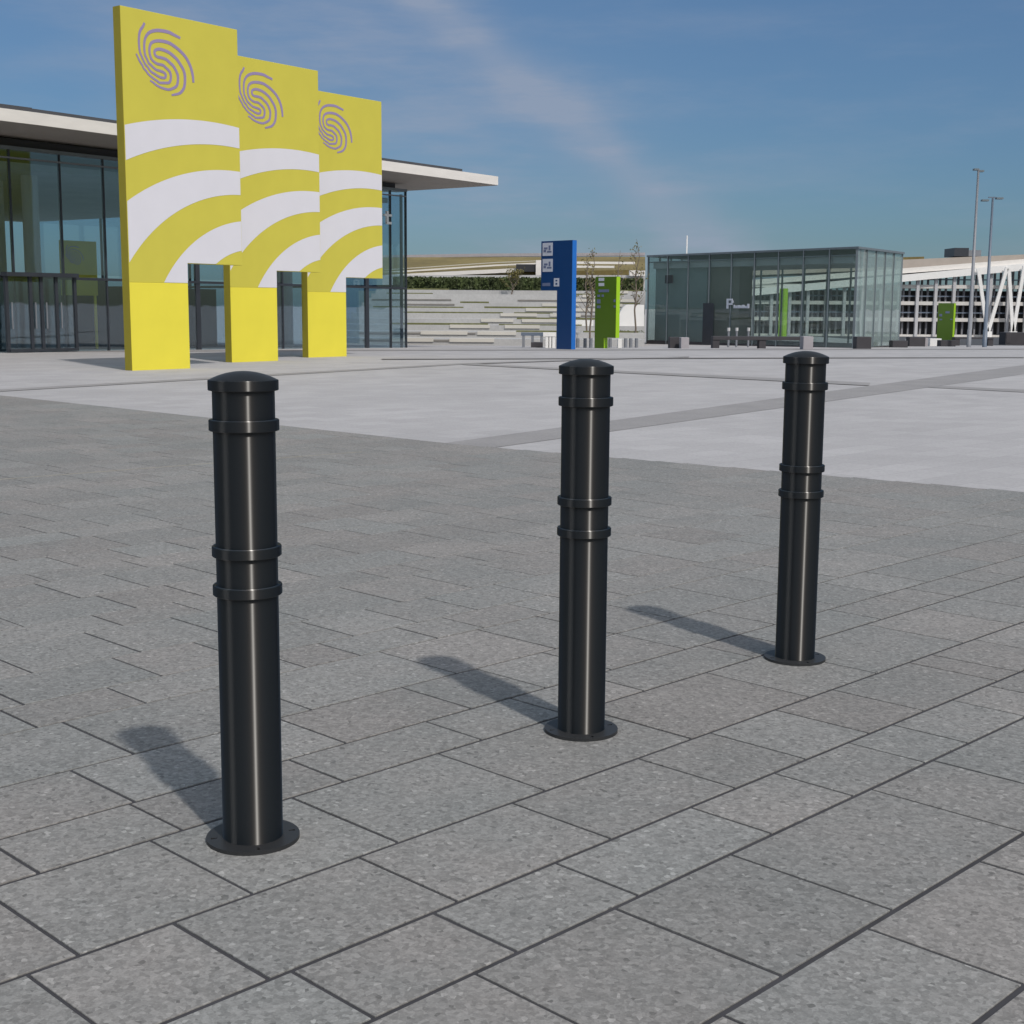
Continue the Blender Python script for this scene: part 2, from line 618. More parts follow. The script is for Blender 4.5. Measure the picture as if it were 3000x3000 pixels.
for k in range(len(bounds) - 1):
    b0, b1 = bounds[k], bounds[k + 1]
    w = b1 - b0
    if b1 > 3.5 or b0 < -34:
        continue
    fixed = None
    for kk, v in near.items():
        if abs(kk - b0) < 0.06:
            fixed = v
    cuts = []
    lens = [0.40, 0.45, 0.50, 0.60, 0.60, 0.75] if w > 0.35 else [0.30, 0.45, 0.60, 0.60, 0.75]

    def fill(lo, hi, cuts):
        """random lengths between two joints"""
        x = lo
        while hi - x > 0.95:
            x += rng.choice(lens)
            if hi - x < 0.28:
                x = hi - 0.45
            cuts.append(x)

    amax = edge_a((b0 + b1) / 2)
    amin = max(A0, -1.2)
    if fixed:
        f_ = [amin] + [c for c in fixed if c < amax - 0.2] + [amax]
        for q in range(len(f_) - 1):
            cuts.append(f_[q])
            if f_[q + 1] - f_[q] > 0.95:
                fill(f_[q], f_[q + 1], cuts)
        cuts.append(amax)
    else:
        cuts = [amin - rng.random() * 0.3]
        fill(cuts[0], amax, cuts)
        cuts.append(amax)
    cuts = sorted(set(cuts))
    ga = 0.0056
    gb = 0.0082 if b0 > -3.7 else (0.0068 if b0 > -4.7 else (0.0045 if b0 > -5.4 else 0.0020))
    for q in range(len(cuts) - 1):
        a0, a1 = cuts[q], cuts[q + 1]
        if a1 - a0 < 0.05:
            continue
        j = rng.uniform(-0.0008, 0.0012)
        slab(a0 + ga + j, a1 - ga + j, b0 + gb, b1 - gb, (rng.random(), rng.random(), rng.random(), 1))
po = sl.obj("paving", MT["paver"])
ca = po.data.color_attributes.new("tone", 'FLOAT_COLOR', 'CORNER')
li = 0
for poly, t in zip(po.data.polygons, tones):
    for _ in poly.loop_indices:
        ca.data[li].color = t
        li += 1
struct(po)


def strip(name, mt, quad, dz=0.0, seg=10):
    """flat band on the ground following the terrain; quad = near-left, near-right, far-right, far-left"""
    s = M()
    p = [Vector((x, y, 0)) for x, y in quad]
    vs = []
    for k in range(seg + 1):
        t = k / seg
        for u, v in ((p[0], p[3]), (p[1], p[2])):
            w_ = u.lerp(v, t)
            vs.append((w_.x, w_.y, terrain(w_.y) - 0.012 + dz))
    s.add(vs, [(2 * k, 2 * k + 1, 2 * k + 3, 2 * k + 2) for k in range(seg)])
    return struct(s.obj(name, mt))


U = 3000 / 1932.0


def gq(*uv):
    return [tuple(gnd(x * U, y * U)[:2]) for x, y in uv]


strip("paving_band", MT["band"], [ab(10.18, -11.23), ab(10.18, -10.50), *gq((1960, 701), (1960, 684))], 0.0, 24)
strip("paving_band", MT["band"], gq((-60, 741), (-60, 737), (872, 684.5), (872, 687.0)), 0.004)
strip("paving_band", MT["band"], gq((872, 687.5), (872, 684.5), (1642, 721.5), (1640, 727)), 0.008)
strip("paving_band", MT["band"], gq((1752, 730), (1752, 726), (1990, 737), (1990, 742)), 0.004)
strip("paving_band", MT["band"], gq((872, 687), (872, 685), (1300, 672.2), (1300, 673.4)), 0.012)
strip("paving_band", MT["band"], gq((720, 678), (720, 676.5), (1932, 673.6), (1932, 674.8)), 0.016)
strip("paving_band", MT["band"], gq((-40, 664.5), (-40, 662), (1960, 657.2), (1960, 659)), 0.004)
# the thin pale line across the dark paving
p0, p1 = gnd(-40, 1408), gnd(1060, 1324)
lm = M()
lm.bar((p0.x, p0.y, 0.0015), (p1.x, p1.y, 0.0015), 0.006, 0.004)
struct(lm.obj("pale_joint_line", mat("pale_joint_line", (0.27, 0.255, 0.215), 0.9, 0.2, 6)))
# access road in front of the parking building
strip("road", MT["asphalt"], [(26, 84), (130, 84), (130, 228), (48, 228)], 0.008, 30)

# ------------------------------------------------------------------ bollards
RT, RC, RP = 0.0838, 0.0946, 0.1305
BH = {}


def bollard_heights():
    """heights of the rings, read at the front of the nearest bollard"""
    x, y = -0.72838, 3.73708
    for k, (py, r) in dict(rim_t=(1118, RC), rim_b=(1150, RC), r1t=(1237, RC), r1b=(1270.5, RC), r2t=(1615, RC), r2b=(1645, RC), r3t=(1731, RC), r3b=(1760.5, RC), pl=(2496.5, RP)).items():
        d = Vector((-x, -y)).normalized() * r
        yy = y + d.y
        # image column of the axis at this height
        px = 713 + (742 - 713) * (py - 1150) / (2455 - 1150)
        BH[k] = at(px, py, yy).z


bollard_heights()


def rim(r_out, z0, z1, r_in=None, e=0.002):
    r_in = r_in or RT - 0.004
    return [(r_in, z0), (r_in, z0), (r_out - e, z0), (r_out - e, z0), (r_out, z0 + e), (r_out, z0 + e), (r_out, z1 - e), (r_out, z1 - e), (r_out - e, z1), (r_out - e, z1), (r_in, z1)]


def make_bollard():
    t = thing("bollard", "", "bollard")
    mm = M().lathe([(RT, 0.004), (RT, BH["rim_b"] + 0.01)], 96)
    mm.obj("post_tube", MT["tube"], t)
    for a_, b_ in (("r1b", "r1t"), ("r2b", "r2t"), ("r3b", "r3t")):
        M().lathe(rim(RC, BH[a_], BH[b_]), 96).obj("ring", MT["tube"], t)
    prof = rim(RC, BH["rim_b"], BH["rim_t"])
    prof = prof[:-2]
    z = BH["rim_t"]
    dome_r, dome_h = RC - 0.003, 0.023
    rr = (dome_r ** 2 + dome_h ** 2) / (2 * dome_h)
    prof += [(RC - 0.002, z), (dome_r, z)]
    dome = []
    for k in range(21):
        ang = math.asin(dome_r / rr) * (1 - k / 20)
        dome.append((max(rr * math.sin(ang), 0.0004), z + dome_h - rr + rr * math.cos(ang)))
    cap = M().lathe(prof, 96)
    cap.obj("cap", MT["tube"], t)
    M().lathe(dome, 96).obj("cap_dome", MT["cap"], t)
    # base plate with four real bolt holes
    zp = max(BH["pl"], 0.008)
    n = 128
    pm = M()
    holes = [R(-90 + 17.5 + 90 * k) for k in range(4)]
    hr, hR = 0.0092, 0.1095
    me = M()
    # ring of quads: outer, mid with square pockets around each hole
    sec = 0.12
    ang = []
    for hi_, h in enumerate(holes):
        nxt = h + math.pi / 2
        cell_a, cell_b = h - sec, h + sec
        # cell with hole
        m_ = 24
        outer_pts = []
        inr, outr = RT - 0.003, RP
        per = 6
        ringpts = []
        for q in range(per + 1):
            a_ = cell_a + (cell_b - cell_a) * q / per
            ringpts.append((inr * math.cos(a_), inr * math.sin(a_)))
        for q in range(per + 1):
            a_ = cell_b + (cell_a - cell_b) * q / per
            ringpts.append((outr * math.cos(a_), outr * math.sin(a_)))
        c = (hR * math.cos(h), hR * math.sin(h))
        # circle points matched by direction
        cp = []
        for (x_, y_) in ringpts:
            aa = math.atan2(y_ - c[1], x_ - c[0])
            cp.append((c[0] + hr * math.cos(aa), c[1] + hr * math.sin(aa)))
        L = len(ringpts)
        v_ = [(x_, y_, zp) for x_, y_ in ringpts] + [(x_, y_, zp) for x_, y_ in cp] + [(x_, y_, 0.001) for x_, y_ in cp]
        fs_ = []
        for q in range(L):
            j = (q + 1) % L
            fs_.append((q, L + q, L + j, j))
            fs_.append((L + q, 2 * L + q, 2 * L + j, L + j))
        pm.add(v_, fs_)
        pm.cur = 1
        pm.add([(x_, y_, 0.0015) for x_, y_ in cp], [tuple(range(L))])
        pm.cur = 0
        # plain sector between holes
        s0, s1 = cell_b, nxt - sec
        k_ = 24
        v_, fs_ = [], []
        for q in range(k_ + 1):
            a_ = s0 + (s1 - s0) * q / k_
            v_ += [(inr * math.cos(a_), inr * math.sin(a_), zp), (outr * math.cos(a_), outr * math.sin(a_), zp)]
        for q in range(k_):
            fs_.append((2 * q, 2 * q + 1, 2 * q + 3, 2 * q + 2))
        pm.add(v_, fs_)
    pm.lathe([(RP, zp), (RP, -0.004)], 128)
    pm.obj("base_plate", [MT["plate"], MT["hole"]], t)
    return t


spots = [(-0.72838, 3.73708, "nearest black bollard, standing leftmost in front of the yellow boards"),
         (0.25211, 4.76189, "middle black bollard of the three, below the blue sign"),
         (1.22513, 5.80245, "farthest black bollard, rightmost of the three, below the glass pavilion")]
b0 = make_bollard()
for i, (x, y, lab) in enumerate(spots):
    o = b0 if i == 0 else copy_tree(b0)
    o.location = (x, y, 0.0006)
    o["label"] = lab
    o["group"] = "black bollards on the plaza"

# ------------------------------------------------------------------ yellow boards
FD = Vector((0.609654, 0.792668))          # direction of the facade and boards
FRZ = math.atan2(FD.y, FD.x)
BW, BHT, LW, OPEN, SEAM, BT = 3.33, 7.92, 1.65, 2.42, 1.96, 0.25
ARCS = [((2.37, -3.17, 8.88), (2.79, -1.88, 7.08)), ((3.06, -0.99, 5.63), (3.38, -0.10, 4.19)), ((3.70, 0.26, 3.23), (3.60, 0.95, 1.84))]
LOGO = [
    [(0.637, 7.65), (0.59, 7.565), (0.532, 7.497), (0.491, 7.403), (0.471, 7.273), (0.471, 7.136), (0.487, 7.01), (0.533, 6.919), (0.586, 6.823), (0.633, 6.755), (0.682, 6.722), (0.736, 6.66), (0.791, 6.618), (0.878, 6.588), (0.959, 6.555), (1.06, 6.532), (1.157, 6.544), (1.181, 6.609), (1.129, 6.653), (1.002, 6.676), (0.914, 6.689), (0.827, 6.734), (0.778, 6.77), (0.722, 6.802), (0.675, 6.884), (0.629, 6.962), (0.609, 7.097), (0.622, 7.256), (0.67, 7.371), (0.768, 7.469), (0.934, 7.534), (1.112, 7.555), (1.304, 7.552), (1.445, 7.518), (1.626, 7.475)],
    [(1.97, 6.538), (1.956, 6.69), (1.908, 6.857), (1.82, 7.008), (1.718, 7.115), (1.552, 7.223), (1.424, 7.28), (1.296, 7.321), (1.104, 7.332), (0.925, 7.306), (0.803, 7.243), (0.754, 7.137), (0.75, 7.028), (0.778, 6.933), (0.82, 6.88), (0.882, 6.844), (0.969, 6.816), (1.109, 6.81), (1.198, 6.762), (1.286, 6.703), (1.322, 6.628), (1.318, 6.527), (1.27, 6.45), (1.133, 6.426), (1.005, 6.416), (0.942, 6.444), (0.867, 6.474), (0.793, 6.507), (0.731, 6.541), (0.682, 6.576), (0.634, 6.627), (0.579, 6.669), (0.538, 6.737), (0.485, 6.794), (0.438, 6.866), (0.386, 6.957)],
    [(0.739, 6.428), (0.814, 6.402), (0.888, 6.362), (0.963, 6.333), (1.065, 6.309), (1.244, 6.294), (1.389, 6.344), (1.483, 6.406), (1.519, 6.502), (1.524, 6.634), (1.469, 6.748), (1.394, 6.839), (1.318, 6.883), (1.217, 6.945), (1.09, 6.965), (0.963, 6.969), (0.895, 7.014), (0.904, 7.1), (1.02, 7.146), (1.173, 7.138), (1.301, 7.107), (1.415, 7.053), (1.517, 6.986), (1.605, 6.892), (1.681, 6.796), (1.723, 6.68), (1.724, 6.528), (1.692, 6.391), (1.609, 6.285), (1.516, 6.233), (1.331, 6.183)],
]


def smooth_line(pts, sub=4):
    """Catmull-Rom through the points"""
    P = [Vector(p) for p in pts]
    out = []
    for i in range(len(P) - 1):
        p0, p1, p2, p3 = P[max(i - 1, 0)], P[i], P[i + 1], P[min(i + 2, len(P) - 1)]
        for k in range(sub):
            t = k / sub
            out.append(0.5 * ((2 * p1) + (p2 - p0) * t + (2 * p0 - 5 * p1 + 4 * p2 - p3) * t * t + (3 * p1 - p0 - 3 * p2 + p3) * t ** 3))
    out.append(P[-1])
    return out


def ribbon(mm, pts, width, y, yb):
    """flat raised stroke in the board plane (x, z), from y (front) to yb"""
    n = len(pts)
    vs = []
    for i, p in enumerate(pts):
        d = (pts[min(i + 1, n - 1)] - pts[max(i - 1, 0)]).normalized()
        s = Vector((-d.y, d.x)) * width(p, i, n) / 2
        for q in (p - s, p + s):
            vs.append((q.x, y, q.y))
            vs.append((q.x, yb, q.y))
    fs = []
    for i in range(n - 1):
        a = 4 * i
        fs.append((a, a + 2, a + 6, a + 4))
        fs.append((a, a + 4, a + 5, a + 1))
        fs.append((a + 2, a + 3, a + 7, a + 6))
    mm.add(vs, fs)


def make_board():
    t = thing("advertising_board", "", "board", (0, 0, 0), FRZ)
    # local: x along the board, y towards the terminal, z up
    up = M()
    prof = [(0, SEAM + 0.001), (LW, SEAM + 0.001), (LW, OPEN), (BW, OPEN), (BW, BHT), (0, BHT)]
    up.hexa([(x, 0, z) for x, z in prof], [(x, BT, z) for x, z in prof])
    up.cur = 0
    pu = up.obj("panel", [MT["yellow"]], t, bevel=0.008)
    M().box(0, LW, -0.003, BT + 0.003, -0.35, SEAM).obj("leg", MT["yellow2"], t, bevel=0.008)
    M().box(-0.012, 0.0, 0.004, BT - 0.004, -0.3, BHT - 0.004).obj("shaded_side", MT["yellow_shaded_side"], t)  # darker sheet, shade of the left side put into its colour
    # printed white bands
    for (c1, c2) in ARCS:
        s = M()
        n = 80
        col = []
        for k in range(n + 1):
            x = 0.012 + (BW - 0.024) * k / n
            col.append(x)
        col = sorted(set(col + [LW - 0.0001, LW + 0.0001]))
        vs, fs, prev = [], [], None
        for x in col:
            lo_lim = SEAM + 0.012 if x < LW else OPEN + 0.012

            def yy(c):
                q = c[2] ** 2 - (x - c[0]) ** 2
                return c[1] + math.sqrt(q) if q > 0 else -9
            hi, lo = yy(c1), max(yy(c2), lo_lim)
            if hi <= lo + 0.001:
                prev = None
                continue
            o = len(vs)
            vs += [(x, -0.004, lo), (x, -0.004, hi)]
            if prev is not None:
                fs.append((prev, o, o + 1, prev + 1))
            prev = o
        s.add(vs, fs)
        s.obj("printed_band", MT["white_print"], t)
    lg = M()

    def wid(p, i, n):
        k = min(max((p.x - 0.42) * 0.55 + (p.y - 6.75) * 0.45 + 0.30, 0.0), 1.0)
        w = 0.034 + 0.040 * k
        e = min(i, n - 1 - i) / 6.0
        return w * min(1.0, 0.75 + 0.25 * e)
    for st in LOGO:
        ribbon(lg, smooth_line(st), wid, -0.006, 0.0)
    lg.obj("printed_emblem", MT["purple"], t)
    return t


bb_ = make_board()
for i, (px, py, sc, lab) in enumerate([
        (388, 1084, 1.0, "tallest yellow board with white arcs and purple fingerprint emblem, front of the three"),
        (680, 1060, 0.980, "middle yellow board with white arcs, half behind the tallest board"),
        (904, 1046, 0.942, "smallest looking yellow board with white arcs, rearmost and rightmost of the three")]):
    o = bb_ if i == 0 else copy_tree(bb_)
    p = gnd(px, py)
    o.location = (p.x, p.y, p.z)
    o.scale = (sc, sc, sc)
    o["label"] = lab
    o["group"] = "yellow boards in front of the terminal"

# ------------------------------------------------------------------ terminal
TO = Vector((-15.7, 42.0))
FN = Vector((0.792668, -0.609654))         # facade normal, towards the plaza
TEND = 18.6


def tz(s):
    return terrain((TO + FD * s).y)


term = thing("terminal_building", "glass terminal hall with thin overhanging white roof behind the yellow boards", "building", (TO.x, TO.y, 0), FRZ)
# local: x along facade, y into the building, z up. the facade steps down with the plaza
HT, HG, DEPTH = 6.45, 6.10, 26.0
S0 = -16.0


def lean(s):
    """roof line follows the slope of the plaza"""
    return -0.006 * s if s > 0 else 0.0


def smul(px, py=900):
    """position along the facade of a picture column"""
    d = ray(px, py)
    n = FN
    k = (TO.dot(n)) / (d.x * n.x + d.y * n.y)
    P = Vector((d.x * k, d.y * k))
    return (P - TO).dot(FD)


mull = [smul(x) for x in (45, 190, 315, 430, 580, 700, 828, 950, 1075, 1145)]
allm = [S0 + 2.3 * k for k in range(int(-S0 / 2.3))] + mull + [TEND]
zb = -0.6
# facade panes, one per bay
for a, b_ in zip(allm[:-1], allm[1:]):
    pm = M()
    pm.box(a + 0.03, b_ - 0.03, -0.012, 0.012, zb, 2.32 + tz((a + b_) / 2))
    pm.box(a + 0.03, b_ - 0.03, -0.012, 0.012, 2.40 + tz((a + b_) / 2), HG + lean(b_))
    pm.obj("window_pane", MT["tglass"], term)
for s in allm:
    w = 0.05 if s not in (mull[4], mull[8]) else 0.18
    M().box(s - w / 2, s + w / 2, -0.035, 0.07, zb, HG + lean(s)).obj("mullion", MT["dark"], term)
tr = M()
tr.hexa([(S0, -0.06, 2.32), (S0, 0.06, 2.32), (S0, 0.06, 2.40), (S0, -0.06, 2.40)], [(TEND, -0.06, 2.32 - 0.2), (TEND, 0.06, 2.32 - 0.2), (TEND, 0.06, 2.40 - 0.2), (TEND, -0.06, 2.40 - 0.2)])
tr.obj("transom", MT["dark"], term)
hd = M()
z_ = HG
hd.hexa([(S0, -0.09, z_), (S0, 0.5, z_), (S0, 0.5, z_ + 0.10), (S0, -0.09, z_ + 0.10)], [(TEND, -0.09, z_ + lean(TEND)), (TEND, 0.5, z_ + lean(TEND)), (TEND, 0.5, z_ + 0.10 + lean(TEND)), (TEND, -0.09, z_ + 0.10 + lean(TEND))])
hd.obj("head_rail", MT["cframe"], term)
ub = M()
ub.hexa([(S0, 0.25, z_ + 0.10), (S0, 0.5, z_ + 0.10), (S0, 0.5, HT), (S0, 0.25, HT)], [(TEND - 0.35, 0.25, z_ + 0.10 + lean(TEND)), (TEND - 0.35, 0.5, z_ + 0.10 + lean(TEND)), (TEND - 0.35, 0.5, HT + lean(TEND)), (TEND - 0.35, 0.25, HT + lean(TEND))])
ub.obj("upper_band", MT["dark"], term)
# roof: soffit + white fascia slab + dark edge set back on top
OV, REND = 2.8, 21.05
zL, zR = HT, HT + lean(TEND) - 0.06
zL0 = HT


def roofbox(y0, y1, x0, x1, h0, h1):
    """slab following the roof slope"""
    def zz(x):
        t = max(0.0, x) / REND
        return zL0 + (zR - zL0) * t
    m_ = M()
    m_.hexa([(x0, y0, zz(x0) + h0), (x1, y0, zz(x1) + h0), (x1, y1, zz(x1) + h0), (x0, y1, zz(x0) + h0)],
            [(x0, y0, zz(x0) + h1), (x1, y0, zz(x1) + h1), (x1, y1, zz(x1) + h1), (x0, y1, zz(x0) + h1)])
    return m_


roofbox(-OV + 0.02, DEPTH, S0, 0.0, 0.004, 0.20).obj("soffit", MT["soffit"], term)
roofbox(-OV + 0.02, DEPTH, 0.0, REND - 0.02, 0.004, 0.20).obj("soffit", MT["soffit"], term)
rf = roofbox(-OV, DEPTH + 0.05, S0, 0.0, 0.02, 0.36)
rf.obj("roof", MT["white"], term)
roofbox(-OV, DEPTH + 0.05, 0.0, REND, 0.02, 0.36).obj("roof", MT["white"], term)
e1 = roofbox(-OV + 0.30, DEPTH - 0.3, S0, 0.0, 0.355, 0.52).obj("roof_edge", MT["roofdark"], term)
e2 = roofbox(-OV + 0.30, DEPTH - 0.3, 0.0, REND - 1.9, 0.355, 0.50).obj("roof_edge", MT["roofdark"], term)
# interior
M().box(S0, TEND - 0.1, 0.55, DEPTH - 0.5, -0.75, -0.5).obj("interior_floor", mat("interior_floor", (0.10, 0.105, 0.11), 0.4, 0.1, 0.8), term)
cx_ = smul(117) + 2.2 * 0.58
M().tube([(cx_, 2.2, -0.5), (cx_, 2.2, 5.55)], 0.26, 24).obj("interior_column", MT["column"], term)
M().box(S0, TEND, -0.05, -0.015, HG - 0.32, HG - 0.27).obj("glazing_rail", MT["pole"], term)
cl = M()
cl.box(S0, TEND - 0.4, 0.6, DEPTH - 0.4, 5.55, 5.75)
cl.obj("interior_ceiling", MT["interior"], term)
for x in (-5.2, 1.35, 8.0, 14.6):
    M().tube([(x + 2.0, 5.0, -0.5), (x + 2.0, 5.0, 5.55)], 0.34, 24).obj("interior_column", MT["column"], term)
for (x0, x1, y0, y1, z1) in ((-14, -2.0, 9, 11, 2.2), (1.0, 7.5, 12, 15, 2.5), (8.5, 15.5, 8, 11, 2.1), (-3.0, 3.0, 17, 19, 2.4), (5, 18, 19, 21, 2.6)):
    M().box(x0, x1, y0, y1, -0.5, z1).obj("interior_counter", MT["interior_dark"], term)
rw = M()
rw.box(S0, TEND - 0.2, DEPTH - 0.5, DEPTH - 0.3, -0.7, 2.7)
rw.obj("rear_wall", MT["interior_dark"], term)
for k in range(15):
    x = S0 + 2.45 * k
    M().box(x - 0.09, x + 0.09, DEPTH - 0.6, DEPTH - 0.4, 2.7, 5.6).obj("rear_mullion", MT["cframe"], term)
M().box(TEND - 0.15, TEND + 0.06, 0.2, DEPTH - 0.4, 2.2, 2.3).obj("end_rail", MT["dark"], term)
for k in range(8):
    y = 0.25 + k * 3.3
    M().box(TEND - 0.012, TEND + 0.012, y + 0.04, y + 3.26, -0.6, HG - 0.2).obj("window_pane", MT["tglass"], term)
    M().box(TEND - 0.05, TEND + 0.05, y - 0.04, y + 0.04, -0.6, HG - 0.2).obj("mullion", MT["dark"], term)
# entrance doors: black portal with glazed leaves, left end
dx0, dx1 = smul(6, 900), smul(206, 900)
dr = M()
for x in (dx0, dx0 + (dx1 - dx0) * 0.34, dx0 + (dx1 - dx0) * 0.5, dx0 + (dx1 - dx0) * 0.72, dx1):
    dr.box(x - 0.05, x + 0.05, -0.30, -0.20, 0.0, 2.28)
dr.box(dx0 - 0.06, dx1 + 0.06, -0.43, -0.10, 2.28, 2.40)
dr.box(dx0, dx1, -0.38, -0.12, 0.0, 0.08)
do = dr.obj("door", MT["dark"], term)
for k in range(4):
    fr = [0, 0.34, 0.5, 0.72, 1.0]
    a = dx0 + (dx1 - dx0) * fr[k]
    b_ = dx0 + (dx1 - dx0) * fr[k + 1]
    M().box(a + 0.06, b_ - 0.06, -0.27, -0.25, 0.08, 2.28).obj("door_glass", MT["tglass"], do)
    M().box(a + 0.12, a + 0.15, -0.33, -0.30, 0.7, 1.5).obj("door_handle", MT["pole"], do)
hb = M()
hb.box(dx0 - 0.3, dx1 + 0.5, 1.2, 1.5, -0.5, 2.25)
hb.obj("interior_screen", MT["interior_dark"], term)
# yellow board added behind the glass for the mirrored-looking board there
DY = 3.2
db = thing("board_behind_glass", "yellow board with fingerprint emblem, added behind the terminal glass", "board", (0, 0, 0), FRZ)
sx0, sx1 = smul(228) + DY * 0.52, smul(338) + DY * 0.52
pb = TO + FD * sx0 - FN * DY
db.location = (pb.x, pb.y, -0.5)
zt0, zt1 = at(280, 835, pb.y).z + 0.5, at(280, 704, pb.y).z + 0.5
M().box(0, sx1 - sx0, 0, 0.10, zt0 - 0.35, zt1).obj("panel", MT["yellow"], db)
em = M()
kk = (sx1 - sx0) * 0.5 / 1.6
for st in LOGO:
    ribbon(em, [Vector((0.15 + (p.x - 0.35) * kk, zt1 - 0.15 + (p.y - 7.65) * kk)) for p in smooth_line(st, 3)], lambda p, i, n: 0.055 * kk, -0.01, 0.0)
em.obj("printed_emblem", MT["purple"], db)
for xx in (0.05, sx1 - sx0 - 0.13):
    M().box(xx, xx + 0.08, 0.02, 0.08, 0.0, zt0 - 0.35).obj("leg", MT["yellow2"], db)
# the visible letter of the sign on the glass
s1 = smul(1128, 640)
zl = at(1128, 655, (TO + FD * s1).y).z
lt = M()
lt.box(s1 - 0.13, s1 - 0.02, -0.22, -0.14, zl + 0.02, zl + 0.47)
lt.box(s1 - 0.26, s1 + 0.17, -0.221, -0.141, zl + 0.27, zl + 0.36)
lt.box(s1 - 0.13, s1 + 0.15, -0.222, -0.142, zl - 0.03, zl + 0.06)
lt.obj("sign_letter", mat("letter_white", (0.82, 0.82, 0.82), 0.4, 0.02, 3), term)


# ------------------------------------------------------------------ stone terraces, hedge, grass roof building
ter = thing("stone_terrace", "pale stone terraces stepping up to a dark hedge right of the terminal", "terrace", (0, 0, 0))
NST, Y0, Y1 = 10, 66.0, 94.0
X0 = -9.0
zt = []
tm = M()
td = M()
for k in range(NST):
    y0 = Y0 + (Y1 - Y0) * k / NST
    y1 = Y0 + (Y1 - Y0) * (k + 1) / NST
    z0 = -1.4
    z1 = -0.36 + (k + 1) * 0.284
    zt.append((y0, y1, z1))
    tm.box(X0, 0.0945 * y0, y0, y1 + 0.02, z0 - 0.01 * k, z1)
tm.obj("terrace_steps", MT["stone"], ter)
rr = random.Random(5)
# dark joint lines and planted strips on the treads and risers, irregular as in the photo
for k, (y0, y1, z1) in enumerate(zt):
    x = X0 + rr.uniform(0, 3)
    X1 = 0.0945 * y0 - 0.1
    while x < X1 - 1.5:
        ln = rr.uniform(1.5, 6.0)
        xe = min(x + ln, X1 - 0.2)
        kind = rr.random()
        if kind < 0.52:
            M().box(x, xe, y0 + 0.25, y0 + 0.75, z1 - 0.02, z1 + rr.uniform(0.06, 0.10)).obj("planted_strip", MT["dryplant"], ter)
        elif kind < 0.8:
            M().box(x, xe, y0 - 0.03, y0 + 0.2, z1 - 0.14, z1 - 0.06).obj("riser_joint", MT["stonedark"], ter)
        x = xe + rr.uniform(0.3, 2.2)
# stair flight cutting diagonally through the terraces: block at every step, paler for its sunlit end
for k, (y0, y1, z1) in enumerate(zt):
    cx = -4.6 + k * 1.25
    for off in (0.0, 2.6):
        if cx + off + 1.2 > 0.0945 * y0:
            continue
        M().box(cx + off - rr.uniform(0.8, 1.3), cx + off + rr.uniform(0.7, 1.1), y0 - 0.06, y0 + 0.9, z1 - 0.15, z1 + 0.02).obj("stair_block", MT["stone2"], ter)


def leaf_cloud(mm, n, pick, size, rnd):
    """many small leaf faces spread through a volume"""
    for _ in range(n):
        p = pick()
        s = size * rnd.uniform(0.6, 1.4)
        a = Vector((rnd.uniform(-1, 1), rnd.uniform(-1, 1), rnd.uniform(-1, 1))).normalized()
        b = a.cross(Vector((rnd.uniform(-1, 1), rnd.uniform(-1, 1), rnd.uniform(-1, 1)))).normalized()
        mm.add([p - a * s, p + b * s * 0.5, p + a * s, p - b * s * 0.5], [(0, 1, 2, 3)])


hr_ = random.Random(3)
HY, HZ0 = 96.0, 2.46
hx0, hx1 = at(1150, 830, HY).x, at(1886, 830, HY).x
hm = M()
hm.box(hx0, hx1, HY + 0.25, HY + 1.0, HZ0 - 0.6, HZ0 + 0.93)
leaf_cloud(hm, 9000, lambda: Vector((hr_.uniform(hx0, hx1), HY + hr_.uniform(0.0, 1.2), HZ0 + hr_.uniform(-0.1, 0.96))), 0.10, hr_)
tag(hm.obj("hedge", MT["hedge"]), "long dark clipped hedge along the top of the stone terraces", "hedge")

# low grass-roofed building behind the hedge
grb = thing("grass_roof_building", "low far building with dry grass roof and white edges above the hedge", "building", (0, 0, 0))
GY = 128.0


def slabline(pts, thick, y0, y1, mt, name, parent, back=0.0):
    """long member following picture points (top line), given height, between two depths"""
    mm = M()
    P = [at(x, y, y0) for x, y in pts]
    for p, q in zip(P[:-1], P[1:]):
        b_ = [Vector((p.x, y0, p.z - thick)), Vector((q.x, y0, q.z - thick)), Vector((q.x, y1, q.z - thick)), Vector((p.x, y1, p.z - thick))]
        t_ = [Vector((p.x, y0, p.z)), Vector((q.x, y0, q.z)), Vector((q.x, y1, q.z + back)), Vector((p.x, y1, p.z + back))]
        mm.hexa(b_, t_)
    return mm.obj(name, mt, parent)


slabline([(1120, 806), (1890, 806)], 4.0, GY - 6, GY - 5, MT["stone"], "wall", grb)
# front grass bank rising to the right and its white edge beams
slabline([(1120, 806), (1300, 796), (1450, 789), (1560, 783)], 0.34, GY - 3.2, GY - 2.8, MT["white"], "roof_edge", grb)
slabline([(1120, 797), (1300, 785), (1450, 775), (1600, 768)], 0.14, GY - 1.0, GY - 0.7, MT["white"], "roof_edge", grb)
gr = M()
P = [at(x, y, GY - 2.6) for x, y in ((1120, 803), (1890, 790))]
Q = [at(x, y, GY + 12) for x, y in ((1120, 754), (1890, 752))]
gr.hexa([Vector((P[0].x, P[0].y, P[0].z - 3)), Vector((P[1].x, P[1].y, P[1].z - 3)), Vector((Q[1].x, Q[1].y, P[1].z - 3)), Vector((Q[0].x, Q[0].y, P[0].z - 3))], [P[0], P[1], Q[1], Q[0]])
gr.obj("grass_roof", MT["grassroof"], grb)
slabline([(1120, 748), (1400, 743), (1890, 740)], 0.30, GY + 12.5, GY + 14, MT["bench2"], "roof_parapet", grb)
slabline([(1120, 790), (1300, 778), (1450, 768), (1600, 762)], 0.07, GY + 1.0, GY + 1.3, MT["stone2"], "roof_edge", grb)
